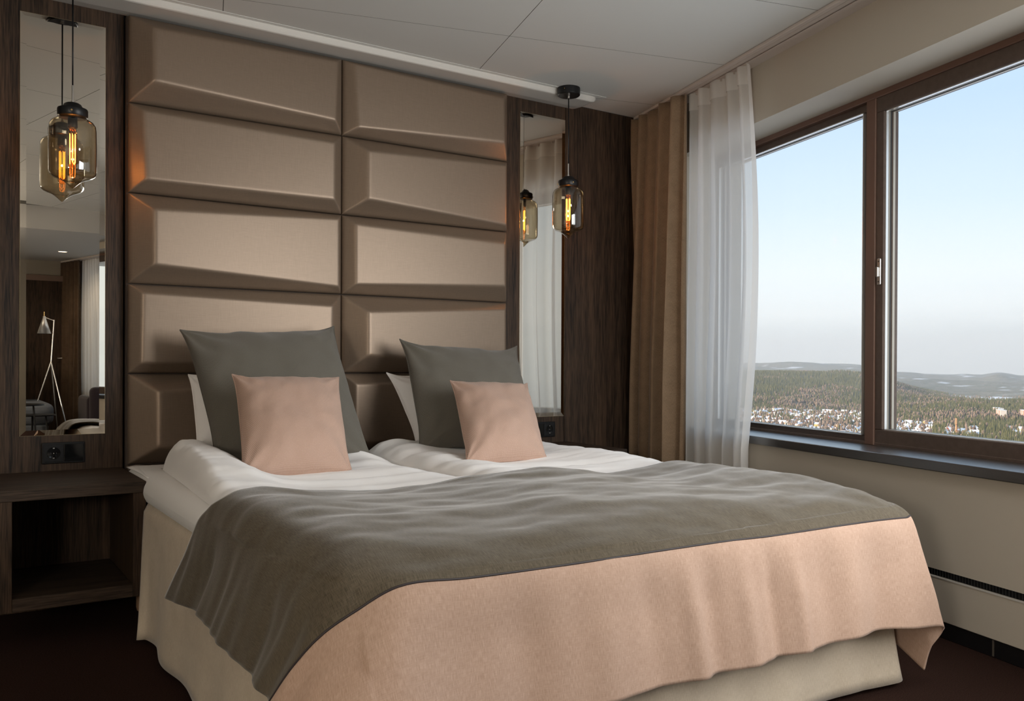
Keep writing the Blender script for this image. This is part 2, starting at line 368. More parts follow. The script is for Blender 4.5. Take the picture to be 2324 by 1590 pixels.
# ceiling: slab, drop over the back half, boards with open joints (grid runs with the window wall)
ce = tag(MB().box(XL-.1, 4.3, -1.5, 4.1, ZC+.008, ZC+.2).build('ceiling', mat('joint_shadow', (.10, .095, .085), rough=.9)), kind='structure')
J = .0013
EDGE = mat('raw_board_edge', (.10, .095, .085), rough=.9)
def tile(n0, n1, a0, a1):
    t = MB().wbox(a0+J, a1-J, n0+J, n1-J, ZC, ZC+.009); t.mi = [0, 0, 1, 1, 1, 1]; return t.build('ceiling_board', [CEIL, EDGE], ce)
cols = [(-4.78, -3.577, .5), (-3.577, -2.374, 0), (-2.374, -1.17, .5), (-1.17, .036, 0), (.036, 1.2385, .5), (1.2385, NT+.004, .5)]
for n0, n1, ph in cols:
    a = 2.448-.69*7 if ph == 0 else 2.952-.69*8
    while a < 5.2:
        c = a*WD+(n0+n1)/2*WN
        lo = max(a, -2.6)
        if -1.9 < c[1] < 4.5 and c[0] > XL-1.2: tile(n0, n1, a, a+.69)
        a += .69
MB().wbox(A0, A1, NT+.004, NW+.01, ZC, ZC+.009).build('ceiling_edge_strip', CEIL, ce)
ZB = 2.22
MB().box(XL-.1, 4.3, YB-.1, -1.5, ZB, ZB+.4).build('lowered_ceiling', mat('lowered_ceiling_white', (.62, .62, .60), rough=.85), ce)

# slim white cornice housing above the headboard
co = empty('trim_1', (1.5, 3.7, ZC)); tag(co, kind='structure')
pr = [(3.68, 2.430), (3.68, 2.408), (3.684, 2.402), (3.69, 2.3995), (3.80, 2.3985), (3.862, 2.404), (3.862, 2.430)]
xs = [XL, 2.955, 2.975, 2.99, 3.0]; ins = [0, 0, .004, .012, .026]
P = [[(x, y+(k if i < 4 else 0), z+(k*.9 if 0 < i < 6 else 0)) for i, (y, z) in enumerate(pr)] for x, k in zip(xs, ins)]
mb = MB().grid(np.array(P)); mb.add([P[-1][i] for i in range(7)], [tuple(range(7))]); mb.build('cornice_body', WHITE_TRIM, co, smooth=False)
MB().box(XL, 3.035, 3.655, 3.684, 2.4285, 2.4305).build('cornice_lip', CEIL, co)

# ================================================================== WINDOW
NF = NT+.36
win = empty('window_1', wp(3.0, NF, 1.4)); tag(win, kind='structure')
def fbar(name, a0, a1, n0, n1, z0, z1, m=FRAME, bv=.003): return MB().wbox(a0, a1, n0, n1, z0, z1).build(name, m, win, bevel=bv, seg=1)
fbar('head_frame', WA0, WA1, NF-.012, NF+.09, 2.124, 2.152, FRAME_R)
fbar('bottom_frame', WA0, WA1, NF-.006, NF+.09, .628, .650)
muls = [3.022, 1.25, -.55, -2.2]
pan = [(WA1, 3.03), (3.014, 1.255), (1.245, -.545), (-.555, -2.195), (-2.205, WA0)]
for i, mm in enumerate(muls): fbar('mullion', mm-.010, mm+.046, NF-.010, NF+.09, .636, 2.126, FRAME_R if i == 0 else FRAME)
for i, (b0, a0) in enumerate(pan):
    thick = i % 2 == 1
    zt, zb = (2.062, .705) if thick else (2.088, .672)
    js = .046 if thick else .036
    nn = NF-.004 if thick else NF+.016
    aL, aR = (b0 if thick else b0-.01), (a0 if thick else a0+.036)
    fbar('sash_top', aR, aL, nn, NF+.075, zt, 2.126); fbar('sash_bottom', aR, aL, nn, NF+.075, .640, zb)
    fbar('sash_side', aL-js, aL, nn, NF+.075, zb, zt); fbar('sash_side', aR, aR+js, nn, NF+.075, zb, zt)
    gl, gr = aL-js, aR+js
    # spacer bars round the double pane, then the two sheets of glass
    for (x0, x1, z0, z1) in ((gl-.004, gl, zb, zt), (gr, gr+.004, zb, zt), (gr, gl, zb, zb+.004), (gr, gl, zt-.004, zt)):
        fbar('glazing_bead', x0, x1, NF+.005, NF+.017, z0, z1, ALU, 0)
        fbar('glazing_bead', x0, x1, NF+.018, NF+.026, z0, z1, ALU_D, 0)
        fbar('gasket', x0, x1, NF+.027, NF+.034, z0, z1, GASKET, 0)
        fbar('spacer_bar', x0, x1, NF+.042, NF+.054, z0, z1, ALU_B, 0)
    fbar('pane', gr, gl, NF+.037, NF+.039, zb, zt, GLASS, 0)
# espagnolette latch plate on the mullion
hm = MB(); hm.wbox(2.975, 2.995, NF-.014, NF-.006, 1.322, 1.436)
lt = hm.build('latch_plate', STEEL, win, bevel=.004)
MB().wbox(2.980, 2.991, NF-.024, NF-.012, 1.355, 1.400).build('latch_knob', STEEL, win, bevel=.004)
for z in (1.336, 1.422): MB().wbox(2.983, 2.987, NF-.0155, NF-.013, z-.003, z+.003).build('screw', BLACK, win)
ws = tag(MB().wbox(WA0-.05, WA1+.1, NW-.022, NF+.02, .599, .637).build('trim_2', SILL, bevel=.003), kind='structure')

# ================================================================== CURTAIN TRACK AND CURTAINS
tr = empty('curtain_track', wp(3.5, NT+.06, ZC), 'long white double curtain rail along the ceiling above the window', 'curtain rail')
MB().wbox(A0+.3, 4.72, NT, NT+.0235, ZC-.016, ZC).build('rail', TRACK, tr, bevel=.0015, seg=1)
MB().wbox(A0+.3, 4.72, NT+.0300, NT+.058, ZC-.012, ZC).build('rail', TRACK, tr, bevel=.0015, seg=1)
MB().wbox(A0+.3, 4.72, NT+.068, NT+.092, ZC-.012, ZC).build('rail', TRACK, tr, bevel=.0015, seg=1)
MB().wbox(A0+.3, 4.72, NT+.001, NT+.099, ZC-.004, ZC+.001).build('slot', DARKSLOT, tr)
MB().wbox(A0+.3, 4.72, NT+.099, NT+.147, ZC-.006, ZC).build('cover_strip', TRACK, tr)

def curtain(a_top, a_bot, n_c, z0, z1, pleats, amp_t, amp_b, m, seed, jag=.0, uvs=1.0, edgefun=None, ns=34, per=14, raw=False):
    nu = pleats*per+1; P = np.zeros((ns, nu, 3)); UV = np.zeros((ns, nu, 2))
    rg = np.random.default_rng(seed); ph = rg.uniform(-.25, .25, pleats+2); am = rg.uniform(.65, 1.25, pleats+2)
    for j in range(ns):
        t = j/(ns-1); z = z1+(z0-z1)*t
        a0 = a_top[0]+(a_bot[0]-a_top[0])*t**.8; a1 = a_top[1]+(a_bot[1]-a_top[1])*t**.8
        if edgefun: a1 += edgefun(t)
        amp = amp_t+(amp_b-amp_t)*min(1, t*1.6)
        for i in range(nu):
            s = i/(nu-1)*pleats; k = int(min(s, pleats-1)); fr = s-k
            A = am[k]*(1-fr)+am[k+1]*fr
            w_ = math.sin(2*math.pi*(s+ph[k]*(1-fr)+ph[k+1]*fr))
            w_ = math.copysign(abs(w_)**.75, w_)
            aa = a0+(a1-a0)*i/(nu-1)+.010*math.sin(2*math.pi*s*2+.6)*min(1, t*3)
            n = n_c-amp*A*w_+.012*mnoise.noise((s*1.3, t*3, seed))*t
            P[j, i] = wp(aa, n, z+(jag*mnoise.noise((s*2.1, 0, seed)) if j == 0 else 0)); UV[j, i] = (i/(nu-1)*1.6*uvs, t*2.4*uvs)
    return MB().grid(P, UV) if not raw else (P, UV)
bc = empty('brown_curtain', wp(4.3, NT+.02, 0), 'heavy brown curtain gathered in the corner beside the white sheer', 'curtain')
curtain((4.635, 4.045), (4.72, 4.10), NT+.012, .015, 2.412, 5, .036, .060, FABRIC_BROWN, 3, jag=.02).build('drape', FABRIC_BROWN, bc, smooth=True, solid=.003)
sc_ = empty('sheer_curtain', wp(3.7, NT+.08, 0), 'white translucent sheer curtain drawn back beside the brown drape', 'curtain')
P_, U_ = curtain((4.10, 3.535), (4.12, 3.545), NT+.080, .015, 2.416, 5, .020, .030, SHEER, 11, jag=.006, raw=True, ns=44,
        edgefun=lambda t: -.075*math.sin(math.pi*min(1, t*1.30)))
MB().grid(P_, U_).build('drape', SHEER, sc_, smooth=True)
Hd = P_[:2].copy(); Hd = np.concatenate([Hd[:1], Hd[:1]+(P_[2:3]-Hd[:1])*.8], 0)-WN*.004
MB().grid(Hd, U_[:2]).build('heading_tape', sheer_mat('heading_tape', (.95, .945, .93), .10), sc_, smooth=True)
for i in range(10):
    a = 4.08-i*.058; MB().wbox(a-.003, a+.003, NT+.076, NT+.084, 2.405, 2.42).build('curtain_hook', TRACK, sc_)
# far end of the same window band, seen in the left mirror
bc2 = empty('brown_curtain', wp(-3.7, NT+.02, 0), 'brown curtain with shade put into its colour at the far end of the room seen in the left mirror', 'curtain')
curtain((-3.36, -4.25), (-3.34, -4.28), NT+.02, .015, 2.20, 9, .024, .034, FABRIC_SHADED, 5, ns=16).build('drape', FABRIC_SHADED, bc2, smooth=True, solid=.003)
sc2 = empty('sheer_curtain', wp(-3.1, NT+.08, 0), 'white sheer curtain at the far end of the room seen in the left mirror', 'curtain')
curtain((-3.42, -2.98), (-3.46, -2.80), NT+.08, .015, 2.20, 6, .014, .024, SHEER, 6, ns=16).build('drape', SHEER, sc2, smooth=True)
tr2 = MB().wbox(-4.3, -1.6, NT, NT+.10, ZB-.016, ZB).build('rail', TRACK, tr)

# ================================================================== HEADBOARD
hbx = empty('headboard', (1.571, 3.86, .5), 'tall brown satin headboard of ten padded panels behind the bed', 'headboard')
MB().box(.646, 2.496, 3.834, 3.8595, .30, 2.394).build('backing_board', mat('brown_board', (.05, .035, .026), rough=.7), hbx)
MB().box(.648, 2.494, 3.792, 3.834, .44, .556).build('lower_rail', mat('brown_rail', (.10, .070, .050), rough=.6), hbx, bevel=.003)
ZS = [2.393, 2.037, 1.670, 1.299, .932, .560]; XS = [.650, 1.572, 2.492]
# each panel: pad corner insets (left, top) fractions measured on the real panels: (in_x, in_z) at TL, TR, BR, BL in metres
PADS = [
 [((.085, .055), (.030, .022), (.050, .052), (.085, .085)), ((.045, .018), (.050, .040), (.055, .088), (.060, .034))],
 [((.045, .030), (.055, .048), (.055, .055), (.060, .050)), ((.105, .072), (.020, .024), (.020, .028), (.105, .075))],
 [((.090, .070), (.022, .022), (.022, .030), (.090, .080)), ((.050, .040), (.045, .066), (.045, .085), (.050, .042))],
 [((.045, .034), (.068, .060), (.068, .052), (.040, .040)), ((.105, .084), (.026, .034), (.026, .040), (.105, .086))],
 [((.105, .072), (.045, .040), (.045, .040), (.105, .078)), ((.050, .048), (.050, .046), (.050, .050), (.050, .050))]]
def panel(i, j):
    x0, x1, z1, z0 = XS[j]+.0022, XS[j+1]-.0022, ZS[i]-.0022, ZS[i+1]+.0022
    p = PADS[i][j]; h = [.90*math.sqrt(a*b)+.006 for a, b in p]
    nx, nz_ = 110, 64
    tx = np.linspace(0, 1, nx); tz = np.linspace(0, 1, nz_); tx = .5-.5*np.cos(tx*math.pi)*1.0; tz = .5-.5*np.cos(tz*math.pi)
    A, B = np.meshgrid(tx, tz); W = x1-x0; H = z1-z0
    bi = lambda k: (1-A)*B*k[0]+A*B*k[1]+A*(1-B)*k[2]+(1-A)*(1-B)*k[3]
    # A: left->right, B: bottom->top
    inL = (B*p[0][0]+(1-B)*p[3][0]); inR = (B*p[1][0]+(1-B)*p[2][0]); inT = ((1-A)*p[0][1]+A*p[1][1]); inB = ((1-A)*p[3][1]+A*p[2][1])
    face = bi(h)
    hL = B*h[0]+(1-B)*h[3]; hR = B*h[1]+(1-B)*h[2]; hT = (1-A)*h[0]+A*h[1]; hB = (1-A)*h[3]+A*h[2]
    S = [face, A*W/inL*hL, (1-A)*W/inR*hR, (1-B)*H/inT*hT, B*H/inB*hB]
    k = 360.0
    z = -np.log(sum(np.exp(-k*s) for s in S))/k
    z = z-z.min(); 
    e = np.minimum(np.minimum(A*W, (1-A)*W), np.minimum(B*H, (1-B)*H))
    z = z+.006*(1-np.exp(-e/.004))
    P = np.stack([x0+A*W, 3.812-z, z0+B*H], -1)
    P[0, :, 1] = P[-1, :, 1] = 3.834; P[:, 0, 1] = P[:, -1, 1] = 3.834          # cloth wraps back over the pad edge
    mb = MB().grid(P, flip=False)
    return mb.build('panel', SATIN, hbx, smooth=True)
for i in range(5):
    for j in range(2): panel(i, j)

# ================================================================== MIRRORS
def mirror(x0, x1, z0, z1, label):
    m = empty('wall_mirror', (x0, YWOOD, z0), label, 'mirror', 'tall mirrors beside the headboard')
    bw, dp = .021, .0011; y1, y0 = YWOOD-.0035, YWOOD-.0035-dp
    MB().box(x0-.0012, x1+.0012, YWOOD-.0030, YWOOD, z0-.0012, z1+.0012).build('edge', GOLD, m)
    q = [(x0+bw, y0, z0+bw), (x1-bw, y0, z0+bw), (x1-bw, y0, z1-bw), (x0+bw, y0, z1-bw)]; o = [(x0, y1, z0), (x1, y1, z0), (x1, y1, z1), (x0, y1, z1)]
    MB().add(q, [(0, 1, 2, 3)]).build('glass', MIRROR, m)
    for k in range(4): MB().add([o[k], o[(k+1) % 4], q[(k+1) % 4], q[k]], [(0, 1, 2, 3)]).build('bevel', MIRROR, m)
    return m
mirror(.269, .571, .689, 2.336, 'tall narrow mirror on the dark wood left of the headboard')
mirror(2.608, 2.908, .691, 2.332, 'tall narrow mirror right of the headboard, reflecting the white curtain')

# ================================================================== SOCKETS
def socket(x0, z0, swap, label):
    s = empty('wall_socket', (x0, YWOOD, z0), label, 'socket', 'black double sockets above the nightstands')
    W, H = .153, .084; y = YWOOD
    MB().box(x0, x0+W, y-.008, y, z0, z0+H).build('cover_frame', SOCK, s, bevel=.003)
    a, b_ = (x0+.006, x0+W/2+.004) if not swap else (x0+W/2-.004, x0)
    sx = x0+.006 if not swap else x0+W/2+.001; gx = x0+W/2+.001 if not swap else x0+.006
    mb = MB(); c = (sx+.035, 0, z0+H/2)
    MB().box(sx, sx+.070, y-.010, y-.007, z0+.007, z0+H-.007).build('socket_plate', SOCK, s, bevel=.0015)
    k = 28; ring = MB(); vs = []
    for (rr, yy) in ((.024, y-.0105), (.022, y-.0105), (.020, y-.0101), (.0, y-.0101)):
        vs.append([(c[0]+rr*math.cos(2*math.pi*i/k), yy, c[2]+rr*math.sin(2*math.pi*i/k)) for i in range(k+1)])
    ring.grid(np.array(vs)).build('socket_well', SOCK_G, s, smooth=True)
    for dx, dz in ((-.0095, 0), (.0095, 0)):
        h = MB().tube([(c[0]+dx, y-.0116, c[2]+dz), (c[0]+dx, y-.0100, c[2]+dz)], .0025, 10).build('pin_hole', BLACK, s)
    for dz in (-.0195, .0195): MB().box(c[0]-.003, c[0]+.003, y-.0122, y-.010, c[2]+dz-.002, c[2]+dz+.002).build('earth_clip', STEEL, s)
    MB().tube([(c[0], y-.012, c[2]), (c[0], y-.010, c[2])], .0018, 8).build('screw', STEEL, s)
    MB().box(gx, gx+.070, y-.0105, y-.007, z0+.007, z0+H-.007).build('glossy_cover', SOCK_G, s, bevel=.0015)
socket(.345, .576, False, 'black double socket under the left mirror above the left nightstand')
socket(2.694, .578, True, 'black double socket under the right mirror, half hidden by the pink cushion')

# ================================================================== NIGHTSTANDS
def nightstand(x0, x1, label):
    t = empty('nightstand', (x0, 3.86, 0), label, 'nightstand', 'dark wood wall-hung nightstands')
    yb, yf = 3.858, 3.348; zb, zt = .134, .548
    MB().box(x0, x1, yf, yb, zt-.040, zt).build('top', WOOD_H, t, bevel=.0012, seg=1)
    for a in (x0, x1-.044): MB().box(a, a+.044, yf+.003, yb, zb, zt-.0405).build('side_panel', WOOD_V, t, bevel=.0012, seg=1)
    MB().box(x0+.0445, x1-.0445, yf+.003, yb, zb, zb+.045).build('shelf', WOOD_H, t, bevel=.0012, seg=1)
    MB().box(x0+.0445, x1-.0445, yb-.016, yb, zb+.0455, zt-.0405).build('back_panel', WOOD_V, t)
    return t
nightstand(.168, .634, 'dark wood open nightstand on the left of the bed under the mirror')
nightstand(2.50, 2.930, 'dark wood open nightstand right of the bed, mostly hidden behind the duvet')

# ================================================================== PENDANT LAMPS
def pendant(x, y):
    t = empty('pendant_lamp', (x, y, 0)); R = .083
    MB().lathe([(.0, 2.389), (.056, 2.389), (.060, 2.393), (.060, 2.4295), (.0, 2.4295)], (x, y, 0), 36).build('canopy', BLK_MET, t, smooth=False, bevel=.001)
    MB().tube([(x-.052, y-.032, 2.412), (x-.0505, y-.034, 2.412)], .0035, 8).build('canopy_screw', BRASS, t)
    MB().lathe([(0, 2.376), (.006, 2.376), (.006, 2.389)], (x, y, 0), 12).build('cord_grip', STEEL, t)
    MB().tube([(x, y, 2.378), (x, y, 2.02)], .0029, 10).build('cord', BLK_MET, t, smooth=True)
    MB().lathe([(.0, 2.035), (.0038, 2.033), (.0038, 1.975), (.0062, 1.974), (.0062, 1.962), (0, 1.962)], (x, y, 0), 14).build('rod', STEEL, t)
    cap = MB().lathe([(0, 1.966), (.022, 1.965), (.030, 1.960), (.036, 1.950), (.052, 1.943), (.0535, 1.938), (.0535, 1.914), (.051, 1.911), (0, 1.911)], (x, y, 0), 40).build('cap', BLK_MET, t, smooth=True)
    for k in range(3):
        a = .35+k*2.094; ca, sa = math.cos(a), math.sin(a)
        MB().tube([(x+.052*ca, y+.052*sa, 1.926), (x+.0575*ca, y+.0575*sa, 1.926)], .0035, 8).build('cap_screw', BRASS, t)
    prof = [(.048, 1.912), (.050, 1.905), (.062, 1.901), (.074, 1.893), (.0815, 1.879), (R, 1.862), (R+.001, 1.79), (R, 1.706), (.0815, 1.697), (.077, 1.689), (.068, 1.682), (.055, 1.677), (.042, 1.672), (.030, 1.665), (.019, 1.656), (.010, 1.647), (.004, 1.642), (0, 1.640)]
    sh = MB().lathe(prof, (x, y, 0), 56).build('glass_shade', SMOKE, t, smooth=True)
    MB().lathe([(0, 1.911), (.0165, 1.911), (.0175, 1.872), (.014, 1.868), (0, 1.868)], (x, y, 0), 20).build('lamp_holder', BLK_MET, t, smooth=True)
    bl = MB().lathe([(.012, 1.868), (.014, 1.858), (.0175, 1.842), (.0185, 1.80), (.0185, 1.735), (.016, 1.722), (.008, 1.714), (0, 1.712)], (x, y, 0), 24).build('bulb', BULB_G, t, smooth=True)
    MB().tube([(x, y, 1.868), (x, y, 1.835), (x, y, 1.725)], [.005, .003, .0012], 8).build('bulb_stem', BULB_G, bl)
    fm = MB()
    for k in range(3):
        a = k*2*math.pi/3+.3; b_ = a+1.05; rr = .0105
        c0, c1 = (x+rr*math.cos(a), y+rr*math.sin(a)), (x+rr*math.cos(b_), y+rr*math.sin(b_))
        fm.tube([(c0[0], c0[1], 1.848), (c0[0], c0[1], 1.742), ((c0[0]+c1[0])/2, (c0[1]+c1[1])/2, 1.733), (c1[0], c1[1], 1.742), (c1[0], c1[1], 1.848)], .0010, 6)
    fm.build('filament', FILA, bl)
    ld = bpy.data.lights.new('bulb_light', 'POINT'); lo = bpy.data.objects.new('bulb_light', ld); COL.objects.link(lo); lo.parent = t
    lo.location = (0, 0, 1.79); ld.energy = 1.9; ld.color = (1.0, .50, .16); ld.shadow_soft_size = .004
    return t
PG = 'smoked glass pendant lamps beside the headboard'
pa = tag(pendant(.432, 3.69), 'smoked glass pendant lamp with glowing filament in front of the left mirror', 'pendant lamp', PG)
pb = copy_tree(pa, None, (2.771, 3.645, 0))
tag(pb, 'smoked glass pendant lamp hanging from its black canopy beside the right mirror', 'pendant lamp', PG)

# ================================================================== BED
bed = empty('bed', (1.54, 2.65, 0), 'double bed with white sheeted mattress and beige floor-length bed skirt', 'bed')
MB().box(.66, 2.43, 1.60, 3.74, .10, .455).build('base', mat('bed_base_cloth', (.10, .085, .07), rough=.9), bed, bevel=.01)
mz0, mz1 = .452, .566
def rounded_slab(x0, x1, y0, y1, z0, z1, rr, nx=70, ny=70, bump=0.0, seed=0.0):
    # closed soft slab, sides bulging
    mb = MB(); xs = np.linspace(0, 1, nx); ys = np.linspace(0, 1, ny); top = np.zeros((ny, nx, 3)); bot = np.zeros((ny, nx, 3))
    def edge(t, a, b_):
        l = b_-a; s = t*l; return a+s
    for j, ty in enumerate(.5-.5*np.cos(ys*math.pi)):
        for i, tx in enumerate(.5-.5*np.cos(xs*math.pi)):
            x = x0+tx*(x1-x0); y = y0+ty*(y1-y0); dd = [min(x-x0, x1-x), min(y-y0, y1-y)]
            e = 1.0
            for q in dd:
                if q < rr: e *= math.sqrt(max(0, 1-(1-q/rr)**2))
            hz = (z1-z0)/2; zm = (z0+z1)/2
            top[j, i] = (x, y, zm+hz*e+bump*e*fbm(x*5, y*5, seed, 3)); bot[j, i] = (x, y, zm-hz*e)
    mb.grid(top, top[..., :2], flip=True); mb.grid(bot, bot[..., :2]); return mb
rounded_slab(.624, 2.462, 1.63, 3.752, mz0, mz1, .055, bump=.0015).build('mattress', SHEET, bed, smooth=True)
# corner of the sheet pulled out by the nightstand
tip = MB(); P = np.zeros((10, 8, 3))
for j in range(10):
    for i in range(8):
        t = j/9; s = i/7
        P[j, i] = (.632+.10*s+.012*t*(1-s), 3.735-.36*t, .560+.006*s+.004*math.sin(s*5+t*3)-.004*(1-s)*t)
tip.grid(P).build('sheet_edge', SHEET, bed, smooth=True, solid=.003)
for lx, ly in ((.70, 3.66), (2.38, 3.66), (.72, 1.72), (2.36, 1.72)):
    MB().lathe([(0, .0), (.030, .0), (.033, .012), (.033, .10), (0, .10)], (lx-.01, ly, 0), 24).build('leg', OAK, bed, smooth=False)
# bed skirt: hangs from the mattress line, gentle folds widening to the hem
def skirt():
    path = []; 
    for y in np.linspace(3.35, 1.60, 90): path.append((.628, y, -1, 0))
    for a in np.linspace(0, math.pi/2, 9)[1:-1]: path.append((.648-.02*math.cos(a), 1.598-.02*math.sin(a), -math.cos(a), -math.sin(a)))
    for x in np.linspace(.648, 2.43, 100): path.append((x, 1.578, 0, -1))
    for a in np.linspace(0, math.pi/2, 9)[1:-1]: path.append((2.43+.02*math.sin(a), 1.598-.02*math.cos(a), math.sin(a), -math.cos(a)))
    for y in np.linspace(1.60, 3.35, 50): path.append((2.452, y, 1, 0))
    nz_ = 16; P = np.zeros((nz_, len(path), 3)); UV = np.zeros((nz_, len(path), 2)); s = 0
    for i, (x, y, nx, ny) in enumerate(path):
        if i: s += math.hypot(x-path[i-1][0], y-path[i-1][1])
        for j in range(nz_):
            t = j/(nz_-1); z = .470-(.470-.018)*t
            fold = .5+.5*math.sin(s*17+1.5*mnoise.noise((s*2, 0, 3)))
            o = -.013+.015*min(1, t/.07)+t*(.012+.014*fold*t+.016*mnoise.noise((s*3.1, t, 9)))
            if nx > .5 or (x > 2.3 and ny < -.5): o += .03*t*t*max(0, 1-abs(x-2.44)/.15)
            if x < .7 and y > 3.1: o += .03*t*max(0, (y-3.1)/.25)
            yy = y-(.14*t if (nx < -.5 and y > 3.2) else 0)*max(0, (y-3.2)/.15)
            P[j, i] = (x+nx*o, yy+ny*o, z); UV[j, i] = (s, z)
    return MB().grid(P, UV)
skirt().build('bed_skirt', SKIRT, bed, smooth=True, solid=.003)
cf = MB(); P = np.zeros((8, 8, 3))
for j in range(8):
    for i in range(8): P[j, i] = (2.462+.055*i/7-.01*math.sin(i), 1.70-.05*i/7, .40-.34*j/7)
cf.grid(P).build('skirt_corner_flap', SKIRT, bed, smooth=True, solid=.003)

# ---------------------------------------------------------------- duvets
TX = np.array([.60, .66, .72, .78, .876, .98, 1.148, 1.30, 1.458, 1.63, 1.81, 1.968, 2.11, 2.264, 2.355, 2.42, 2.47])
TZ = np.array([.585, .625, .637, .631, .617, .609, .604, .615, .625, .626, .613, .598, .605, .621, .614, .594, .57])
def topz(x, y):
    base = np.interp(x, TX, TZ); return base*1.0
def duvet(x0f, x1f, y0, y1, zf, seed, nx=120, ny=130, rx=.07, ry=.07):
    top = np.zeros((ny, nx, 3)); bot = np.zeros((ny, nx, 3))
    for j in range(ny):
        ty = .5-.5*math.cos(math.pi*j/(ny-1)); ty = .35*ty+.65*j/(ny-1); y = y0+(y1-y0)*ty; x0, x1 = x0f(y), x1f(y)
        for i in range(nx):
            tx = .5-.5*math.cos(math.pi*i/(nx-1)); tx = .5*tx+.5*i/(nx-1); x = x0+(x1-x0)*tx
            e = 1.0
            for q, rr in ((x-x0, rx), (x1-x, rx), (y-y0, ry), (y1-y, ry)):
                if q < rr: e *= math.sqrt(max(0, 1-(1-q/rr)**2))
            zt = zf(x, y)
            k = .0 if y < 2.25 else min(1, (y-2.25)/.3)
            # long creases running across the bed, finer ones near the roll
            xw = x*1.1+.25*mnoise.noise((x*1.5, y*1.5, seed)); yy = y+.10*x+.05*mnoise.noise((x*2, y*2, seed+4))
            c = mnoise.noise((xw*1.6, yy*13, seed))*.011+abs(mnoise.noise((xw*1.1, yy*7, seed+2)))*-.022+(1-abs(mnoise.noise((xw*2.0, yy*15, seed+6)))*2.2)**3*.0045*float(sm(-.35, .25, mnoise.noise((x*3, y*2, 4))))+fbm(x*9, y*9, seed, 2)*.002
            zz = .567+(zt-.567)*e+c*k*e
            top[j, i] = (x, y, max(zz, .5675)); bot[j, i] = (x, y, .567)
    mb = MB(); mb.grid(top, top[..., :2], flip=True); mb.grid(bot, bot[..., :2]); return mb
def zl(x, y):
    # left duvet: fat rolled edge along the left side, falling to the gap in the middle of the bed
    f = float(sm(2.3, 2.75, y)); base = float(topz(x, y))-.014-.022*float(sm(2.3, 2.0, y))-.02*float(sm(1.9, 1.6, y))
    up = .598+.076*math.exp(-(max(0, x-.80)/.095)**2)*float(sm(2.2, 3.1, y))+.035*math.exp(-((x-1.40)/.10)**2)*float(sm(2.9, 3.4, y))+.012*float(sm(2.9, 3.5, y))
    up -= .02*float(sm(1.40, 1.53, x))
    return base*(1-f)+up*f
def zr(x, y):
    f = float(sm(2.3, 2.75, y)); base = float(topz(x, y))-.014-.022*float(sm(2.3, 2.0, y))-.02*float(sm(1.9, 1.6, y))
    up = .600+.020*math.exp(-((x-1.66)/.10)**2)+.03*float(sm(3.0, 3.5, y))*math.exp(-((x-1.75)/.18)**2)+.018*math.exp(-((x-2.30)/.12)**2)
    return base*(1-f)+up*f
dl_ = duvet(lambda y: float(np.interp(y, [1.5, 2.3, 2.63, 3.0, 3.5], [.640, .640, .662, .690, .722])), lambda y: 1.538, 1.615, 3.50, zl, 1.0, rx=.055)
tag(dl_.build('duvet', DUVET, None, smooth=True), 'white duvet on the left half of the bed with a fat rolled edge', 'duvet', 'white duvets on the bed')
dr_ = duvet(lambda y: 1.546, lambda y: 2.445+.012*math.sin(y*3), 1.615, 3.52, zr, 21.0)
tag(dr_.build('duvet', DUVET, None, smooth=True), 'white duvet on the window half of the bed', 'duvet', 'white duvets on the bed')

# ---------------------------------------------------------------- bed throw
def catmull(P, n):
    """interpolating spline along axis 0 with chord-length knots, n samples"""
    P = np.asarray(P, float); m_ = len(P); flat = P.reshape(m_, -1)
    dd = np.linalg.norm(np.diff(flat, axis=0).reshape(m_-1, -1, 3), axis=2).mean(1); t = np.r_[0, np.cumsum(np.sqrt(dd)+1e-6)]
    M = np.zeros_like(flat)
    for k in range(m_):
        if k == 0: M[k] = (flat[1]-flat[0])/(t[1]-t[0])
        elif k == m_-1: M[k] = (flat[-1]-flat[-2])/(t[-1]-t[-2])
        else:
            a = (flat[k]-flat[k-1])/(t[k]-t[k-1]); b_ = (flat[k+1]-flat[k])/(t[k+1]-t[k]); w0 = t[k+1]-t[k]; w1 = t[k]-t[k-1]; M[k] = (a*w0+b_*w1)/(w0+w1)
    q = np.linspace(0, m_-1, n); out_ = []
    for s in q:
        k = min(int(s), m_-2); f = s-k; h = t[k+1]-t[k]
        out_.append((2*f**3-3*f**2+1)*flat[k]+(f**3-2*f**2+f)*h*M[k]+(-2*f**3+3*f**2)*flat[k+1]+(f**3-f**2)*h*M[k+1])
    return np.array(out_).reshape((n,)+P.shape[1:])
def tp(x, y, dz=0.0): return (x, y, float(topz(x, y))+dz)
XT = [.72, .90, 1.148, 1.40, 1.63, 1.81, 1.968, 2.11, 2.264, 2.36]
def row(y, left, right, dz=0.0, zs=None):
    return left+[(x, y, (float(topz(x, y)) if zs is None else zs(x))+dz) for x in XT]+right
R0 = row(2.35, [(.55, 2.57, .312), (.580, 2.51, .43), (.594, 2.41, .56), (.632, 2.315, .622)], [(2.43, 2.35, .588), (2.475, 2.36, .47), (2.50, 2.37, .30)])
R1 = row(2.12, [(.55, 2.27, .341), (.578, 2.23, .45), (.598, 2.16, .56), (.640, 2.12, .620)], [(2.435, 2.12, .586), (2.478, 2.13, .47), (2.505, 2.14, .29)])
R2 = row(1.88, [(.546, 2.00, .337), (.575, 1.965, .45), (.598, 1.92, .55), (.645, 1.89, .612)], [(2.438, 1.88, .583), (2.480, 1.89, .46), (2.51, 1.90, .27)], zs=lambda x: .5*float(topz(x, 0))+.5*.615)
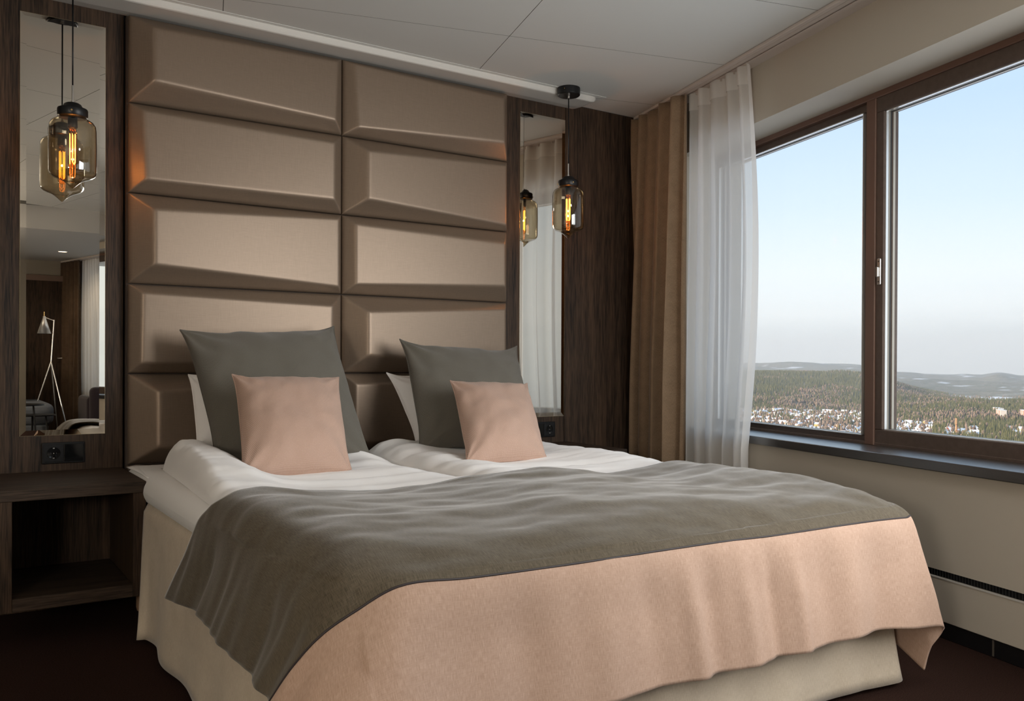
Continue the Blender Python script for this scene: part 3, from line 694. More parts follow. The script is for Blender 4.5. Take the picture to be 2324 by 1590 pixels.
R3 = row(1.68, [(.542, 1.80, .328), (.572, 1.76, .43), (.600, 1.71, .53), (.655, 1.685, .588)], [(2.440, 1.68, .572), (2.482, 1.69, .45), (2.515, 1.72, .24)], zs=lambda x: .602+.3*(float(topz(x, 0))-.61))
R4 = row(1.56, [(.539, 1.715, .327), (.570, 1.67, .415), (.602, 1.61, .51), (.650, 1.568, .560)], [(2.436, 1.565, .551), (2.48, 1.60, .43), (2.52, 1.67, .20)], zs=lambda x: .577+.15*(float(topz(x, 0))-.61))
R5 = [(.537, 1.64, .325), (.572, 1.59, .405), (.612, 1.552, .470), (.660, 1.525, .510), (.735, 1.503, .550), (.90, 1.499, .547), (1.148, 1.499, .543), (1.40, 1.499, .542), (1.63, 1.499, .540), (1.81, 1.499, .535), (1.968, 1.499, .534), (2.11, 1.499, .533), (2.264, 1.499, .531), (2.40, 1.499, .526), (2.440, 1.508, .518), (2.49, 1.56, .36), (2.515, 1.68, .15)]
R6 = [(.515, 1.56, .27), (.555, 1.505, .325), (.605, 1.475, .370), (.665, 1.452, .40), (.722, 1.447, .415), (.86, 1.474, .41), (1.148, 1.476, .41), (1.40, 1.474, .41), (1.63, 1.474, .41), (1.81, 1.474, .405), (1.968, 1.474, .40), (2.11, 1.474, .40), (2.264, 1.478, .395), (2.38, 1.472, .385), (2.468, 1.467, .37), (2.50, 1.53, .24), (2.508, 1.585, .105)]
R7 = [(.49, 1.46, .20), (.535, 1.40, .22), (.60, 1.38, .23), (.67, 1.375, .235), (.745, 1.385, .24), (.88, 1.445, .248), (1.148, 1.452, .246), (1.40, 1.450, .243), (1.63, 1.450, .237), (1.81, 1.450, .237), (1.968, 1.450, .235), (2.11, 1.450, .236), (2.264, 1.456, .228), (2.38, 1.448, .214), (2.515, 1.445, .197), (2.512, 1.48, .125), (2.502, 1.495, .055)]
NET = np.array([R0, R1, R2, R3, R4, R5, R6, R7], float)
NS, KT = 240, 22
G = catmull(NET.transpose(1, 0, 2), NS).transpose(1, 0, 2)          # across the bed
G = catmull(G, KT*7+1)                                               # along the bed
gx, gy = np.gradient(G, axis=1), np.gradient(G, axis=0); nrm = np.cross(gy, gx); nrm /= np.linalg.norm(nrm, axis=2, keepdims=True)+1e-9
if nrm[20, NS//2, 2] < 0: nrm = -nrm
SU = np.concatenate([np.zeros((G.shape[0], 1)), np.cumsum(np.linalg.norm(np.diff(G, axis=1), axis=2), axis=1)], 1)
TV = np.concatenate([np.zeros((1, NS)), np.cumsum(np.linalg.norm(np.diff(G, axis=0), axis=2), axis=0)], 0)
SU = SU-SU[:, NS//2:NS//2+1]; TV = TV.mean(1, keepdims=True)+0*TV
seam = KT*5
DISP = np.zeros(G.shape[:2])
RID = [(1.02, .05, -1), (1.22, .05, .7), (1.36, .045, -.8), (1.475, .028, 1.0), (1.545, .035, -.9), (1.66, .035, .9), (1.77, .03, -1.0), (1.86, .032, 1.0), (1.99, .05, -.7), (2.10, .05, .6), (2.24, .06, -.9)]
for j in range(G.shape[0]):
    for i in range(NS):
        x, y, z = G[j, i]
        if j <= seam and z > .56:
            DISP[j, i] = .011*fbm(x*2.6, y*6.5, 3.3, 2)+.0045*fbm(x*7, y*11, 1.1, 2)
        elif j > seam and .7 < x < 2.5:
            t = (j-seam)/(G.shape[0]-1-seam)
            DISP[j, i] = sum(a*.018*math.exp(-((x+.03*math.sin(3*x)*t-c)/wd_)**2)*min(1, t*1.9) for c, wd_, a in RID)+.003*fbm(x*9, z*4, 5.0, 2)
        if x < .66 and z < .6:
            k = float(sm(.60, .42, z)); DISP[j, i] += k*(.016*mnoise.noise(((y+.55*z)*8.5, z*1.6, 1.0))+.008*mnoise.noise(((y+.3*z)*19, z*2, 5.0)))
G = G+nrm*DISP[..., None]
thr = empty('bed_throw', (1.54, 1.9, .6), 'grey-brown bed throw with dusty pink border draped over the foot of the bed', 'bed throw')
UVG = np.stack([SU, TV], -1)
MB().grid(G[:seam+1], UVG[:seam+1]).build('grey_panel', GREY, thr, smooth=True, solid=.006, offs=0)
MB().grid(G[seam:], UVG[seam:]).build('pink_border', PINK, thr, smooth=True, solid=.006, offs=0)
MB().tube([tuple(G[seam, i]+nrm[seam, i]*.003) for i in range(0, NS, 2)], .0026, 6).build('seam_piping', PIPING, thr, smooth=True)

# ---------------------------------------------------------------- cushions and pillows
def cushion(name, c, th, m, label, cat, group, pull=(.03, .03, .03, .03), seed=0.0, n=44, wr=.006, size=(.5, .5), sag=.0, nrm_flip=False, power=2.6, ears=.25):
    """c: four corner points top-left, top-right, bottom-right, bottom-left in metres"""
    TL, TR, BR, BL = [np.array(q, float) for q in c]
    nn = np.cross(TR-TL, BL-TL); nn /= np.linalg.norm(nn)
    if nn[1] > 0: nn = -nn                                           # towards the foot of the bed
    ctr = (TL+TR+BR+BL)/4
    tt = np.sin(np.linspace(-1, 1, n)*math.pi/2*.96); tt /= tt.max(); Fm = np.zeros((n, n, 3)); Bm = np.zeros((n, n, 3)); UV = np.zeros((n, n, 2))
    for j, b_ in enumerate(tt):
        for i, a in enumerate(tt):
            s, t = (a+1)/2, (b_+1)/2                                  # s left-right, t top-bottom
            p = TL*(1-s)*(1-t)+TR*s*(1-t)+BR*s*t+BL*(1-s)*t
            up = (TL+TR-BL-BR)/2; ri = (TR+BR-TL-BL)/2; up = up/np.linalg.norm(up); ri = ri/np.linalg.norm(ri)
            p = p-up*pull[0]*(1-a**4)*(1-t)**2+up*pull[2]*(1-a**4)*t**2
            p = p-ri*pull[1]*(1-b_**4)*s**2+ri*pull[3]*(1-b_**4)*(1-s)**2
            e = max(0, (1-abs(a)**power)*(1-abs(b_)**power)); pr_ = e**.55
            crn = (abs(a)*abs(b_))**3
            low = 1+.18*b_*(1-b_*b_)+.12*(1-a*a)*max(0, b_)
            near = (1-e)
            wv = wr*pr_**.5*(fbm(a*2.3+seed, b_*2.3, seed, 3)*.8+near*1.3*mnoise.noise((a*5+seed, b_*5, seed+3)))
            # tucks running in from the corners
            for ca, cb in ((-1, -1), (1, -1), (1, 1), (-1, 1)):
                dd = math.hypot(a-ca, b_-cb); an = math.atan2(b_-cb, a-ca)
                wv += wr*.9*math.exp(-(dd/.55)**2)*math.sin(an*9+seed*2+ca)*pr_**.4
            q = nn*(th/2*pr_*low*(1-ears*crn))
            ed = .006*mnoise.noise((a*3+seed, b_*3, 8.0))*near*up
            Fm[j, i] = p+q+nn*wv+ed; Bm[j, i] = p-q*.85-nn*wv*.3+ed
            UV[j, i] = (s*size[0], t*size[1])
    mb = MB(); mb.grid(Fm, UV); mb.grid(Bm, UV, flip=True)
    per = [tuple((Fm[0, i]+Bm[0, i])/2) for i in range(n)]+[tuple((Fm[j, -1]+Bm[j, -1])/2) for j in range(n)]+[tuple((Fm[-1, i]+Bm[-1, i])/2) for i in range(n-1, -1, -1)]+[tuple((Fm[j, 0]+Bm[j, 0])/2) for j in range(n-1, -1, -1)]
    e = empty(name, tuple(ctr), label, cat, group)
    o = mb.build('cover', m, e, smooth=True)
    MB().tube(per[::2], .0022, 6).build('seam', m, e, smooth=True)
    return e
PW = 'white pillows against the headboard'; GC = 'large grey cushions'; PC = 'small pink cushions'
cushion('pillow', [(.850, 3.655, .930), (1.42, 3.655, .935), (1.43, 3.575, .615), (.862, 3.575, .615)], .15, DUVET, 'white pillow standing behind the left grey cushion', 'pillow', PW, seed=1.3, size=(.6, .4), pull=(.01, .012, .0, .012), wr=.010)
cushion('pillow', [(1.735, 3.665, .935), (2.28, 3.665, .93), (2.28, 3.58, .615), (1.845, 3.58, .615)], .15, DUVET, 'white pillow standing behind the right grey cushion', 'pillow', PW, seed=2.9, size=(.6, .4), pull=(.02, .012, .0, .015), wr=.008)
cushion('cushion', [(.805, 3.60, 1.108), (1.452, 3.60, 1.140), (1.452, 3.20, .602), (.852, 3.27, .612)], .22, CUSH_G, 'large grey twill cushion on the left side of the bed', 'cushion', GC, seed=4.1, size=(.62, .62), pull=(.030, .016, .004, .022), wr=.010)
cushion('cushion', [(1.770, 3.60, 1.090), (2.420, 3.60, 1.068), (2.24, 3.17, .614), (1.705, 3.28, .612)], .22, CUSH_G, 'large grey twill cushion on the window side of the bed', 'cushion', GC, seed=6.6, size=(.62, .62), pull=(.048, .016, .004, .022), wr=.012)
cushion('cushion', [(.900, 3.21, .936), (1.315, 3.21, .925), (1.240, 2.905, .598), (.840, 2.885, .600)], .18, CUSH_P, 'small dusty pink cushion leaning on the left grey cushion', 'cushion', PC, seed=8.2, size=(.43, .43), pull=(.022, .010, -.006, .014), wr=.008)
cushion('cushion', [(1.815, 3.21, .907), (2.215, 3.21, .890), (2.078, 2.872, .598), (1.690, 2.860, .600)], .18, CUSH_P, 'small dusty pink cushion leaning on the right grey cushion', 'cushion', PC, seed=10.4, size=(.43, .43), pull=(.022, .010, -.006, .014), wr=.008)
# ================================================================== LIVING END OF THE ROOM (seen in the left mirror)
dr = empty('door_1', (.95, YB, 0)); tag(dr, kind='structure')
for x0, x1 in ((.60, .68), (1.40, 1.48)): MB().box(x0, x1, YB, YB+.03, 0, 2.04).build('door_casing', mat('brown_casing', (.20, .13, .10), rough=.5), dr, bevel=.002)
MB().box(.68, 1.40, YB, YB+.03, 1.97, 2.04).build('door_casing', bpy.data.materials['brown_casing'], dr, bevel=.002)
MB().box(.68, 1.40, YB+.001, YB+.018, .005, 1.97).build('door_leaf', WOOD_V, dr)
hd = MB().tube([(1.34, YB+.018, 1.02), (1.34, YB+.06, 1.02), (1.24, YB+.06, 1.02)], .009, 10).build('door_handle', STEEL, dr, smooth=True)

so = empty('sofa', (.75, -3.45, 0), 'grey wool sofa at the far end of the room seen in the left mirror', 'sofa')
def soft(name, x0, x1, y0, y1, z0, z1, m, p, rr=.05): return MB().box(x0, x1, y0, y1, z0, z1).build(name, m, p, smooth=False, bevel=rr, seg=4)
soft('base', .20, 1.00, -4.1, -2.75, .10, .30, SOFA, so, .02)
soft('seat_cushion', .38, 1.06, -4.08, -2.80, .30, .53, SOFA, so, .07)
soft('backrest', .20, .46, -4.1, -2.75, .30, .95, SOFA, so, .06)
for x, y in ((.26, -4.0), (.94, -4.0), (.26, -2.85), (.94, -2.85)): MB().lathe([(0, 0), (.02, 0), (.024, .10), (0, .10)], (x, y, 0), 12).build('leg', BLK_MET, so)
cushion('cushion', [(.50, -2.95, .93), (.47, -3.35, .93), (.56, -3.35, .53), (.60, -2.95, .53)], .12, DUVET, 'white cushion on the grey sofa seen in the left mirror', 'cushion', 'sofa cushions', seed=12.0, n=16)
for (x, y, z, rr) in ((.70, -2.25, .55, .21), (.84, -2.50, .43, .20)):
    t = empty('side_table', (x, y, 0), 'low round black side table beside the sofa' if z < .5 else 'taller round black side table in front of the sofa', 'table', 'round black side tables')
    MB().lathe([(0, z-.012), (rr, z-.012), (rr+.003, z-.006), (rr, z), (0, z)], (x, y, 0), 36).build('table_top', BLK_MET, t)
    for k in range(3):
        a = k*2.094+.5; MB().tube([(x+.6*rr*math.cos(a), y+.6*rr*math.sin(a), z-.012), (x+.8*rr*math.cos(a), y+.8*rr*math.sin(a), 0)], .009, 8).build('leg', BLK_MET, t)
lamp = empty('floor_lamp', (1.10, -3.55, 0), 'white tripod floor lamp with cone shade seen in the left mirror', 'floor lamp')
for k in range(3):
    a = k*2.094+.9; MB().tube([(1.10, -3.55, .98), (1.10+.30*math.cos(a), -3.55+.30*math.sin(a), 0)], .007, 8).build('leg', ALU, lamp)
MB().tube([(1.10, -3.55, .97), (1.13, -3.55, 1.46)], .007, 8).build('pole', ALU, lamp)
MB().tube([(1.13, -3.55, 1.45), (1.02, -3.55, 1.49)], .006, 8).build('arm', ALU, lamp)
MB().lathe([(.014, 1.50), (.016, 1.48), (.075, 1.30), (.072, 1.30), (.012, 1.475)], (1.03, -3.55, 0), 28).build('lamp_shade', ALU, lamp, smooth=True)
MB().tube([(1.03, -3.55, 1.49), (1.03, -3.55, 1.55)], .004, 8).build('cord', BRASS, lamp)
ac = empty('armchair', (1.50, -2.35, 0), 'dark velvet armchair behind the foot of the bed seen in the left mirror', 'armchair')
soft('seat', 1.34, 1.76, -2.75, -2.10, .20, .44, DARKV, ac, .05); soft('backrest', 1.30, 1.80, -2.10, -1.96, .20, .72, DARKV, ac, .05)
for x0, x1 in ((1.28, 1.38), (1.70, 1.80)): soft('armrest', x0, x1, -2.75, -2.05, .20, .62, DARKV, ac, .04)
for x, y in ((1.36, -2.68), (1.74, -2.68), (1.36, -2.05), (1.74, -2.05)): MB().lathe([(0, 0), (.014, 0), (.02, .2), (0, .2)], (x, y, 0), 12).build('leg', BLK_MET, ac)

# recessed ceiling spots of the room
def downlight(x, y, z, e, label, c=(1, .82, .62), ang=150):
    t = empty('ceiling_spot', (x, y, z), label, 'ceiling lamp', 'recessed ceiling spots')
    MB().lathe([(.046, -.004), (.058, -.004), (.060, 0), (.046, 0)], (x, y, z), 28).build('rim', WHITE_TRIM, t)
    MB().lathe([(0, -.001), (.046, -.001)], (x, y, z), 24).build('lamp_disc', emit('spot_disc_%d' % int(e), c, 9), t)
    ld = bpy.data.lights.new('spot_light', 'SPOT'); lo = bpy.data.objects.new('spot_light', ld); COL.objects.link(lo); lo.parent = t; lo.location = (0, 0, -.012)
    ld.energy = e; ld.color = c; ld.spot_size = math.radians(ang); ld.spot_blend = .8; ld.shadow_soft_size = .045
    return t
downlight(1.185, -3.25, ZB, 25, 'small round ceiling spot over the sofa seen in the left mirror')
cl = empty('added_ceiling_fill', (1.9, .70, ZC), 'round opal ceiling light added out of view to brighten the bed', 'ceiling lamp')  # added overhead fill for the bed top, no lamp known here
MB().lathe([(.235, -.002), (.245, -.03), (.240, -.045), (.225, -.045)], (1.9, .70, ZC), 40).build('rim', WHITE_TRIM, cl, smooth=True)
MB().lathe([(0, -.05), (.12, -.049), (.2, -.044), (.232, -.03)], (1.9, .70, ZC), 40).build('diffuser', emit('ceiling_fill_glow', (1.0, .96, .90), 15), cl, smooth=True)
gl = empty('added_fill_globe', (-1.45, -.35, 0), 'glowing white globe on a stand, added behind the camera as fill light', 'floor lamp')  # added fill light out of view, lifts the left side of the bed
MB().lathe([(0, 0), (.16, 0), (.16, .02), (0, .02)], (-1.45, -.35, 0), 32).build('base', BLK_MET, gl)
MB().tube([(-1.45, -.35, .02), (-1.45, -.35, 1.0)], .012, 10).build('pole', BLK_MET, gl)
pr = [(.24*math.sin(a), -.24*math.cos(a)) for a in np.linspace(.02, math.pi-.02, 17)]
MB().lathe(pr, (-1.45, -.35, 1.22), 32).build('lamp_shade', emit('fill_globe_glow', (1.0, .90, .78), 48), gl, smooth=True)

# ================================================================== OUTSIDE: snowy town, forest hills (all far below the window)
VH = .98
def t_height(az, D):
    """ground height in metres; az in degrees from +y, D distance in metres (numpy arrays)"""
    base = -132-18*sm(2900, 3800, D)*sm(57, 59.5, az)
    hillA = np.interp(az, [20, 40, 48, 54, 55.5, 57.6, 59.2, 60.3, 61.5], [60, 80, 90, 88, 84, 46, 24, 10, 0])
    base = base+hillA*sm(2450, 4000, D)*(1-sm(4500, 6200, D))
    flank = np.interp(az, [57, 59, 61, 63, 66, 80], [0, 10, 22, 16, 10, 10]); base = base+flank*sm(2100, 2700, D)*(1-sm(2800, 3500, D))
    far = np.interp(az, [20, 45, 49, 52, 55.5, 57.5, 60, 62, 62.9, 64, 70, 90], [120, 135, 130, 126, 112, 22, 14, 16, 52, 14, 20, 30])
    base = base+far*sm(6500, 9500, D)
    mid = np.interp(az, [50, 57, 59, 61, 63, 66, 90], [0, 20, 26, 14, 22, 10, 10]); base = base+mid*np.exp(-((D-6600)/700.0)**2)
    for k, (D0, wd_, am) in enumerate(((5300, 300, 14), (6000, 260, 16), (7300, 350, 22), (8300, 400, 26), (9800, 500, 34), (11200, 600, 30))):
        base = base+am*np.exp(-((D-D0-260*np.sin(az*.55+k*1.9))/wd_)**2)*(.55+.45*np.sin(az*(.42+.13*k)+k*2.4))*(1-.75*(np.asarray(az) < 56)*(D < 6500))
    roll_ = sm(2500, 2900, D)*(1-sm(4000, 4400, D))
    base = base+roll_*7*np.sin(D/62.0+az*.9+1.5*np.sin(az*.7))
    return base
def nmap(X, Y, s, seed, o=3):
    return np.array([fbm(a/s, b/s, seed, o) for a, b in zip(X.ravel(), Y.ravel())]).reshape(X.shape)
azs = np.linspace(22, 96, 280); Ds = np.concatenate([np.linspace(25, 400, 12), np.geomspace(450, 15000, 250)])
AZ, DD = np.meshgrid(azs, Ds); XX = DD*np.sin(np.radians(AZ)); YY = DD*np.cos(np.radians(AZ))
n1 = nmap(XX, YY, 900, 1.0); n2 = nmap(XX, YY, 260, 2.0); n3 = nmap(XX, YY, 1500, 5.0)
def town(az, D, k):
    m = sm(1560, 1680, D)*(1-sm(2480+220*k, 2680+220*k, D))*(1-sm(55.8, 57.0, az))
    m = np.maximum(m, sm(1600, 1680, D)*(1-sm(2150, 2280, D))*sm(57.2, 57.5, az)*(1-sm(59.0, 59.8, az)))
    m = np.maximum(m, sm(1750, 1800, D)*(1-sm(1990, 2060, D))*sm(60.1, 60.4, az)*(1-sm(61.7, 62.1, az)))
    m = np.maximum(m, sm(1900, 1930, D)*(1-sm(2060, 2120, D))*sm(63.4, 63.6, az)*(1-sm(66, 66.5, az)))
    return m
valley = sm(3950, 4150, DD)*(1-sm(4700, 5100, DD))*sm(59.8, 61.2, AZ+.8*n2)*(n1 > -.35)
far_snow = (DD > 5200)*sm(.42, .52, nmap(XX, YY*2.2, 420, 9.0))*.8
near_snow = (1-sm(900, 1150, DD))*(.35+.9*n2 > 0)
SNOW = np.clip(np.maximum.reduce([near_snow, town(AZ, DD, n2)*(.55+.8*n2 > .1), valley, far_snow]), 0, 1)
HH = t_height(AZ, DD)+n1*9*sm(2400, 4200, DD)+n3*26*sm(4800, 8000, DD)+n1*16*sm(5200, 7000, DD)+n2*(1.5+5*sm(2300, 3200, DD))+VH
gm = MB().grid(np.stack([XX, YY, HH], -1)); 
m, N, L, b = material('winter_ground'); b.inputs['Roughness'].default_value = .95; b.inputs['Specular IOR Level'].default_value = .1
at = N.new('ShaderNodeAttribute'); at.attribute_name = 'snow'
f1 = N.new('ShaderNodeTexNoise'); f1.inputs['Scale'].default_value = 1; f1.inputs['Detail'].default_value = 6; f1.inputs['Roughness'].default_value = .7; L.new(coords(N, L, 'Object', (.018, .018, .018)), f1.inputs['Vector'])
rp = N.new('ShaderNodeValToRGB'); e = rp.color_ramp.elements; e[0].position = .35; e[0].color = (.11, .115, .06, 1); e[1].position = .68; e[1].color = (.28, .23, .18, 1); L.new(f1.outputs[0], rp.inputs[0])
mx = N.new('ShaderNodeMix'); mx.data_type = 'RGBA'; L.new(at.outputs['Fac'], mx.inputs[0]); L.new(rp.outputs[0], mx.inputs[6]); mx.inputs[7].default_value = (.80, .82, .86, 1); L.new(mx.outputs[2], b.inputs['Base Color'])
f2 = N.new('ShaderNodeTexNoise'); f2.inputs['Scale'].default_value = 1; f2.inputs['Detail'].default_value = 3; L.new(coords(N, L, 'Object', (.05, .05, .05)), f2.inputs['Vector'])
bp = N.new('ShaderNodeBump'); bp.inputs['Strength'].default_value = .8; bp.inputs['Distance'].default_value = 9; L.new(f2.outputs[0], bp.inputs['Height']); L.new(bp.outputs[0], b.inputs['Normal'])
go = tag(gm.build('ground_terrain', m, None, smooth=True), kind='structure')
go.data.attributes.new('snow', 'FLOAT', 'POINT').data.foreach_set('value', SNOW.ravel().astype(np.float32))

def ground_z(az, D):
    fa = np.interp(az, azs, np.arange(len(azs))); fd = np.interp(np.log(D), np.log(Ds), np.arange(len(Ds)))
    i0 = np.clip(fd.astype(int), 0, len(Ds)-2); j0 = np.clip(fa.astype(int), 0, len(azs)-2); u_, v_ = fd-i0, fa-j0
    return HH[i0, j0]*(1-u_)*(1-v_)+HH[i0+1, j0]*u_*(1-v_)+HH[i0, j0+1]*(1-u_)*v_+HH[i0+1, j0+1]*u_*v_

def tree_mesh(name, kind, m):
    mb = MB()
    if kind == 0:
        for z0, z1, rr in ((1.2, 7.5, 2.3), (5.0, 11.0, 1.7), (8.6, 14.0, 1.05)):
            k = 7; base = [(rr*math.cos(2*math.pi*i/k+z0), rr*math.sin(2*math.pi*i/k+z0), z0) for i in range(k)]
            mb.add(base+[(0, 0, z1)], [(i, (i+1) % k, k) for i in range(k)])
    else:
        k = 8
        prof = [(.25, 0), (.25, 3.5), (1.7, 4.8), (2.3, 7.5), (1.7, 10.2), (.1, 12.0)]
        mb.lathe(prof, (0, 0, 0), k)
    o = mb.build(name, m); return o
def tree_mat(name, a, b_):
    m, N, L, bs = material(name); oi = N.new('ShaderNodeObjectInfo'); rp = N.new('ShaderNodeValToRGB'); rp.color_ramp.elements[0].color = (*a, 1); rp.color_ramp.elements[1].color = (*b_, 1)
    L.new(oi.outputs['Random'], rp.inputs[0]); L.new(rp.outputs[0], bs.inputs['Base Color']); bs.inputs['Roughness'].default_value = .95; bs.inputs['Specular IOR Level'].default_value = .1
    return m
def forest(name, mesh_src, X, Y, Z, S):
    me = bpy.data.meshes.new(name); me.from_pydata(np.stack([X, Y, Z], -1).tolist(), [], [])
    me.attributes.new('tree_size', 'FLOAT', 'POINT').data.foreach_set('value', S.astype(np.float32))
    o = bpy.data.objects.new(name, me); COL.objects.link(o); tag(o, kind='stuff')
    ng = bpy.data.node_groups.new(name+'_scatter', 'GeometryNodeTree'); ng.interface.new_socket('Geometry', in_out='INPUT', socket_type='NodeSocketGeometry'); ng.interface.new_socket('Geometry', in_out='OUTPUT', socket_type='NodeSocketGeometry')
    gi = ng.nodes.new('NodeGroupInput'); go_ = ng.nodes.new('NodeGroupOutput'); ip = ng.nodes.new('GeometryNodeInstanceOnPoints'); oi = ng.nodes.new('GeometryNodeObjectInfo'); oi.inputs[0].default_value = mesh_src
    na_ = ng.nodes.new('GeometryNodeInputNamedAttribute'); na_.data_type = 'FLOAT'; na_.inputs[0].default_value = 'tree_size'
    ng.links.new(gi.outputs[0], ip.inputs['Points']); ng.links.new(oi.outputs['Geometry'], ip.inputs['Instance']); ng.links.new(na_.outputs[0], ip.inputs['Scale']); ng.links.new(ip.outputs[0], go_.inputs[0])
    md = o.modifiers.new('scatter', 'NODES'); md.node_group = ng
    return o
NT_ = 80000
taz = RNG.uniform(44, 70, NT_); tD = np.sqrt(RNG.uniform(1250**2, 4700**2, NT_))
tx, ty = tD*np.sin(np.radians(taz)), tD*np.cos(np.radians(taz))
tn = np.array([fbm(a/260, b_/260, 2.0) for a, b_ in zip(tx, ty)]); tk = np.array([fbm(a/330, b_/330, 14.0, 2) for a, b_ in zip(tx, ty)])
tw = town(taz, tD, tn)*(.55+.8*tn > .1)
keep = (tw < .3) | (RNG.random(NT_) < .26)
keep &= ~((tD > 3950) & (tD < 5000) & (taz > 60.3) & (RNG.random(NT_) < .85))
keep &= ~((tk > .62) & (RNG.random(NT_) < .9) & (tD > 2600))
taz, tD, tx, ty, tk = taz[keep], tD[keep], tx[keep], ty[keep], tk[keep]; tz = ground_z(taz, tD)-.3
isdec = ((tw[keep] > .3) & (RNG.random(len(tk)) < .6)) | (tk+RNG.normal(0, .22, len(tk)) > .36) | (tD < 1560)*(RNG.random(len(tk)) < .45); S = RNG.uniform(.65, 1.25, len(tk))
far_off = (420*math.sin(1.0), 420*math.cos(1.0))
for nm, sel, kd, ca, cb in (('conifer_forest', ~isdec, 0, (.090, .094, .036), (.165, .155, .068)), ('bare_birch_forest', isdec, 1, (.185, .130, .095), (.30, .22, .16))):
    mt = tree_mat(nm+'_crown', ca, cb); src = tree_mesh('sample_tree', kd, mt); q = float(ground_z(np.array([57.3]), np.array([1300.0]))[0])
    src.location = (1300*math.sin(1.0)+6*kd, 1300*math.cos(1.0), q); tag(src, kind='stuff')
    forest(nm, src, tx[sel], ty[sel], tz[sel], S[sel])

# houses of the town, each an object, sharing a few meshes
ROOF = mat('snowy_roof', (.84, .84, .86), rough=.9)
def house_mesh(name, w_, l_, h, wall):
    mb = MB(); mb.cur = 0; mb.box(-w_/2, w_/2, -l_/2, l_/2, 0, h); 
    mb.cur = 0; mb.add([(-w_/2, -l_/2, h), (w_/2, -l_/2, h), (0, -l_/2, h+w_*.36), (-w_/2, l_/2, h), (w_/2, l_/2, h), (0, l_/2, h+w_*.36)], [(0, 1, 2), (3, 5, 4)])
    mb.cur = 1
    for s in (-1, 1):
        e = w_/2+.6; mb.add([(s*e, -l_/2-.6, h-.4), (s*e, l_/2+.6, h-.4), (0, l_/2+.6, h+w_*.36+.15), (0, -l_/2-.6, h+w_*.36+.15), (s*e, -l_/2-.6, h), (s*e, l_/2+.6, h), (0, l_/2+.6, h+w_*.36+.6), (0, -l_/2-.6, h+w_*.36+.6)],
            [(0, 1, 2, 3), (4, 7, 6, 5), (0, 4, 5, 1), (1, 5, 6, 2), (2, 6, 7, 3), (3, 7, 4, 0)])
    mb.cur = 2
    for s in (-1, 1):
        for yy in (-l_*.28, 0, l_*.28): mb.box(min(s*w_/2, s*(w_/2+.08)), max(s*w_/2, s*(w_/2+.08)), yy-.6, yy+.6, h*.4, h*.75)
    return mb.build(name, [wall, ROOF, DARKSLOT])
WALLS = {'cream': (.74, .60, .42), 'yellow': (.72, .46, .16), 'red': (.42, .11, .07), 'white': (.80, .74, .66), 'ochre': (.55, .33, .15)}
protos = []
for cname, c in WALLS.items():
    wm = mat('house_wall_'+cname, c, rough=.9); protos.append((cname, house_mesh('house', 9, 12, 5.2, wm).data)); protos.append((cname, house_mesh('house', 11, 17, 6.5, wm).data))
for o in [o for o in bpy.data.objects if o.name.startswith('house')]: bpy.data.objects.remove(o)
ZONES = [(49.0, 55.9, 1640, 2560, 210, 'left window pane'), (57.5, 59.4, 1690, 2180, 60, 'mullion in the right window'), (60.2, 61.9, 1800, 2010, 24, 'foreground trees in the right window'), (63.4, 65.5, 1930, 2080, 8, 'edge of the right window')]
PH = {'left window pane': '%s house with snowy roof in the town seen through the left window pane', 'mullion in the right window': '%s house with snowy roof in the town just right of the mullion',
      'foreground trees in the right window': '%s house with snowy roof right of the tall chimney', 'edge of the right window': '%s house with snowy roof low at the right edge of the window'}
used = []
for a0, a1, d0, d1, cnt, zn in ZONES:
    n = 0; tries = 0
    while n < cnt and tries < 4000:
        tries += 1; az = random.uniform(a0, a1); D = math.sqrt(random.uniform(d0*d0, d1*d1)); x, y = D*math.sin(math.radians(az)), D*math.cos(math.radians(az))
        k = fbm(x/260, y/260, 2.0)
        if .55+.8*k < .14 and zn.startswith('left'): continue
        if any((x-p)**2+(y-q_)**2 < 17**2 for p, q_ in used): continue
        used.append((x, y)); cname, md = random.choices(protos, weights=[3, 3, 2, 2, 1.2, 1, 3, 3, 1, 1])[0]
        o = bpy.data.objects.new('house', md); COL.objects.link(o); o.location = (x, y, float(ground_z(np.array([az]), np.array([D]))[0])-.4); o.rotation_euler.z = random.uniform(0, 3.14); o.scale = (random.uniform(.72, .92),)*3
        tag(o, PH[zn] % cname, 'house', cname+' houses, '+zn); n += 1
def at_polar(az, D): return D*math.sin(math.radians(az)), D*math.cos(math.radians(az)), float(ground_z(np.array([az]), np.array([D]))[0])
x, y, z = at_polar(60.75, 1760)
ch = empty('chimney', (x, y, z), 'tall slim orange chimney rising from the trees in the right window', 'chimney')
MB().lathe([(2.2, -1), (1.5, 34), (1.65, 34), (1.65, 37), (1.2, 37)], (x, y, z), 18).build('shaft', mat('orange_brick', (.62, .33, .16), rough=.9), ch, smooth=False)
for h in (14, 25): MB().lathe([(1.9, h), (2.1, h+.2), (2.0, h+1.4), (1.8, h+1.5)], (x, y, z), 18).build('ring', mat('chimney_ring', (.35, .17, .09), rough=.9), ch)
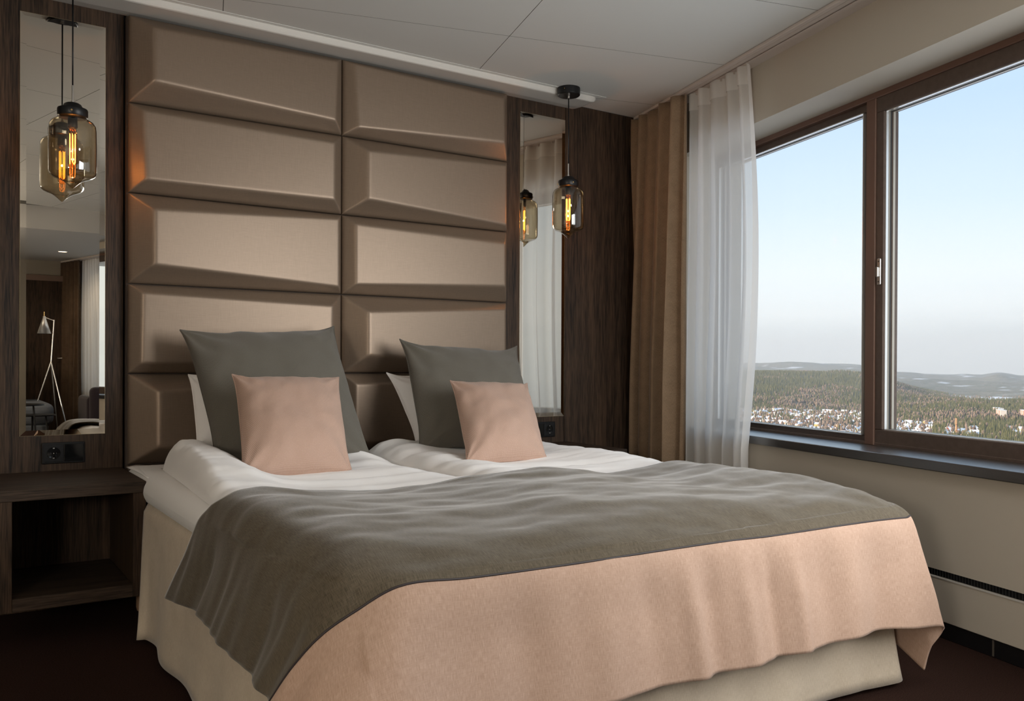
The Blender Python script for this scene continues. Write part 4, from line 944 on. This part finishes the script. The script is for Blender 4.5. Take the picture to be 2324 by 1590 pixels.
for k, (az, D, w_, l_, h, lab) in enumerate(((63.05, 2350, 13, 46, 21, 'white and red apartment slab at the right edge of the window'), (64.25, 2380, 13, 40, 21, 'second white apartment slab beyond the first at the right window edge'), (62.9, 2520, 12, 60, 11, 'long low white building behind the apartment slabs'))):
    x, y, z = at_polar(az, D); t = empty('apartment_block', (x, y, z), lab, 'building', 'apartment buildings on the far slope'); a = math.radians(-az)
    rot = Matrix.Rotation(math.radians(-az+90+12), 4, 'Z'); wm = mat('block_wall_%d' % k, (.82, .74, .66), rough=.9); rm = mat('block_red_%d' % k, (.55, .22, .13), rough=.9)
    def rb(name, x0, x1, y0, y1, z0, z1, mm):
        mb = MB(); mb.box(x0, x1, y0, y1, z0, z1); mb.v = [tuple(rot @ Vector(p)+Vector((x, y, z))) for p in mb.v]; return mb.build(name, mm, t)
    rb('wall', -l_/2, l_/2, -w_/2, w_/2, -2, h, wm); rb('roof', -l_/2-.5, l_/2+.5, -w_/2-.5, w_/2+.5, h, h+.9, ROOF)
    for fl in range(int(h//3)):
        for c in range(int(l_//4.5)):
            xx = -l_/2+2.4+c*4.5
            for s in (-1, 1): rb('window', xx-.9, xx+.9, min(s*w_/2, s*(w_/2+.12)), max(s*w_/2, s*(w_/2+.12)), fl*3+1.0, fl*3+2.3, DARKSLOT if c % 3 else rm)
    for c in (-.25, .25): rb('stair_tower', l_*c-1.6, l_*c+1.6, -w_/2-.8, w_/2+.8, -2, h+.4, rm)

# thin winter haze between the tower and the hills
hz = MB(); ring = []
for az in np.linspace(18, 100, 24): ring.append((math.sin(math.radians(az)), math.cos(math.radians(az))))
n_ = len(ring)
for D, z in ((700, -220), (700, 420), (17000, -220), (17000, 420)): hz.v += [(D*a, D*b_, z) for a, b_ in ring]
for i in range(n_-1): hz.f += [(i, i+1, n_+i+1, n_+i), (2*n_+i+1, 2*n_+i, 3*n_+i, 3*n_+i+1), (n_+i, n_+i+1, 3*n_+i+1, 3*n_+i), (i+1, i, 2*n_+i, 2*n_+i+1)]
hz.f += [(0, n_, 3*n_, 2*n_), (n_-1, 3*n_-1, 4*n_-1, 2*n_-1)]; hz.mi = [0]*len(hz.f)
m = bpy.data.materials.new('winter_haze'); m.use_nodes = True; N = m.node_tree.nodes; L = m.node_tree.links; N.clear()
o_ = N.new('ShaderNodeOutputMaterial'); vs_ = N.new('ShaderNodeVolumeScatter'); vs_.inputs['Color'].default_value = (.84, .92, 1.0, 1); vs_.inputs['Density'].default_value = 9e-5; vs_.inputs['Anisotropy'].default_value = .2
L.new(vs_.outputs[0], o_.inputs['Volume']); tag(hz.build('sky_haze', m), kind='stuff')
